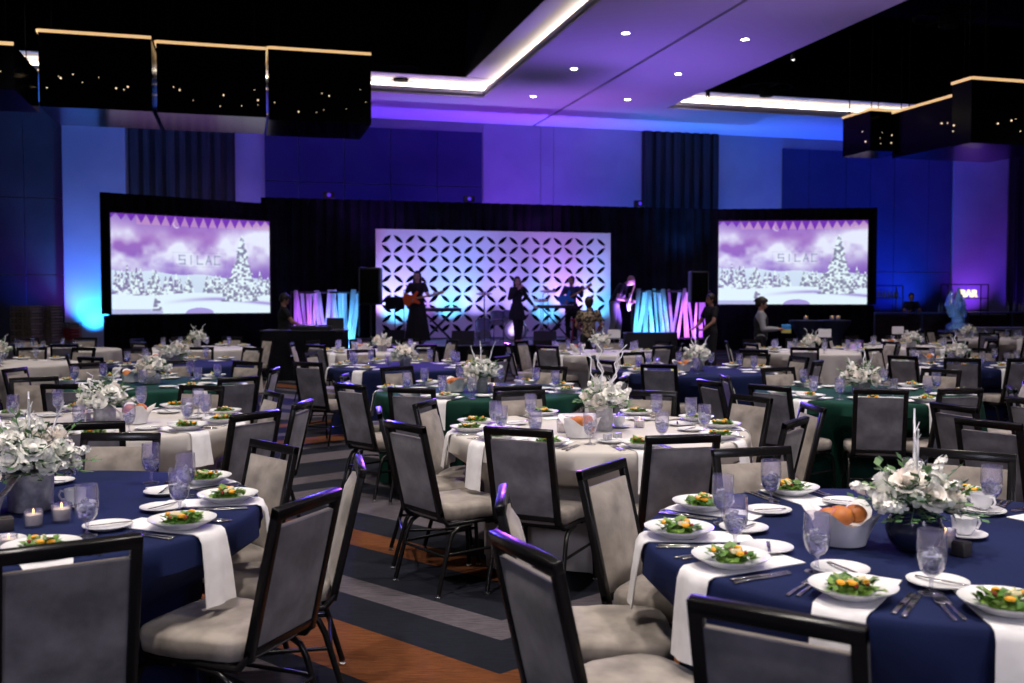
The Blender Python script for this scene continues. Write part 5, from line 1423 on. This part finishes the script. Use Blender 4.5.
# stage light: colour on the lattice backdrop and the ribbons
def st(px, Y, z, tpx, tY, tz, e, col, size=50, r=.08, nm='stage_wash'):
    spot((XW(px, Y), Y, z), (XW(tpx, tY), tY, tz), e, col, size, .8, r, nm)
for px, tpx, tz, e in ((398,398,1.7,60),(452,452,2.0,75),(548,550,1.7,45),(597,597,1.8,60)): st(px, 26.9, .55, tpx, 27.9, tz, e*4.2, (.10,.50,1), 62)
for px, tpx, e, col in ((380,385,45,(.8,.25,1)),(425,425,40,(.55,.25,1)),(480,480,60,(.35,.3,1)),(520,520,50,(.4,.3,1)),(575,575,70,(.75,.2,1))): st(px, 26.9, .6, tpx, 27.9, 2.9, e*4.2, col, 80)
st(505, 25.2, .55, 515, XY(515, 26.4), .8, 40, (.6,.45,1), 40)
st(490, 15, 6.6, 490, 27.9, 1.9, 1500, (.42,.25,1), 34, .15)
for px, e, col in ((303,90,(.5,.12,1)),(322,90,(.5,.12,1)),(345,130,(.1,.45,1)),(355,90,(.1,.45,1)),(646,120,(.1,.5,1)),(655,90,(.1,.5,1)),(683,110,(.5,.12,1)),(698,110,(.55,.12,1))): st(px, XY(px, 25.0 if px < 500 else 26.5), .15 if px < 500 else .6, px, XY(px, 26.3 if px < 500 else 27.6), 1.1, e*1.9, col, 75)
spot(P(958, 30.0, .75), P(958, 31.0, 1.3), 22, (.25,.5,1), 90, .8, .1, 'ice_light')
spot(P(950, 30.6, 2.6), P(958, 31.0, 1.2), 20, (.5,.7,1), 60, .8, .1, 'ice_light')
def make_glint_lamp():
    t = empty('added_glint_lamp'); MB().box((0,0,0),(.34,.16,.2),None,.02).build('housing', M['black_plastic'], t); MB().box((0,.14,0),(.05,.2,.05)).build('bracket', M['black_plastic'], t)
    MB().lathe([(0,0),(.06,0)], 14).build('lens', mat('glint_lamp_lens', (.2,.1,1), .4, emit=(.2,.06,1), es=.25), t).rotation_euler = (PI/2,0,0)
    t.children[-1].location = (0,-.084,0); return t
_l = None  # added fixtures and beams, put in for violet glints on the chair tops
for i, (px, tx, tz, col, e) in enumerate([(330,290,8,(.12,.08,1),3000),(470,430,6,(.28,.06,1),3800),(640,680,7,(.16,.08,1),3000)]):
    _l = make_glint_lamp() if _l is None else copy_tree(_l); p = Vector((XW(px, 30.1), 30.22, 4.685)); _l.location = p
    tag(_l, 'added black glint lamp above the curtain, %s of three' % ('left one','middle one','right one')[i], 'stage light', 'added glint lamps on the curtain top')
    spot(p+Vector((0,-.2,0)), P(tx, tz, .3), e, col, 27, .9, .12, 'added_glint_beam')
# violet washes thrown up at the soffit, and two added cool fill spots behind the viewer
for x, y, e, col in ((9.6,6,1500,(.55,.38,1)),(9.6,14,1300,(.42,.24,1)),(9.6,23,1500,(.30,.14,1)),(4,29.2,500,(.22,.05,1)),(9,29.4,420,(.35,.05,1)),(14,29.4,500,(.02,.24,1)),(19,29.4,420,(.02,.14,1)),(24,29.4,300,(.2,.1,1))):
    spot((x, y, 2.2 if y > 28 else .6), (x, y+.3, 7.3), e, col, 95, 1, .2, 'soffit_wash')
for x, z in ((-4,-6),(4.5,-6)):
    p = W(x, z, 4.2); spot(p, W(x*.5, 9, .6), 650, (.80,.78,1), 75, 1, .8, 'added_rear_fill')
# ------------------------------------------------------------------ camera
cd = bpy.data.cameras.new('camera'); cam = bpy.data.objects.new('camera', cd); COL.objects.link(cam); sc.camera = cam
cd.sensor_width = 36; cd.lens = 36*995/1024; cd.clip_end = 200; cd.clip_start = .05
cam.location = W(0, 0, CAMH)
pitch = math.atan((341.5-300)/995)
cam.rotation_euler = (PI/2-pitch, 0, -YAW)
cd.dof.use_dof = True; cd.dof.focus_distance = 5.0; cd.dof.aperture_fstop = 3.2
vs = sc.view_settings; vs.view_transform = 'Standard'; vs.look = 'None'; vs.gamma = 1; vs.use_curve_mapping = False; vs.exposure = .0
sc.cycles.max_bounces = 8; sc.cycles.transparent_max_bounces = 16; sc.cycles.transmission_bounces = 8
sc.cycles.sample_clamp_indirect = 4; sc.cycles.use_denoising = True
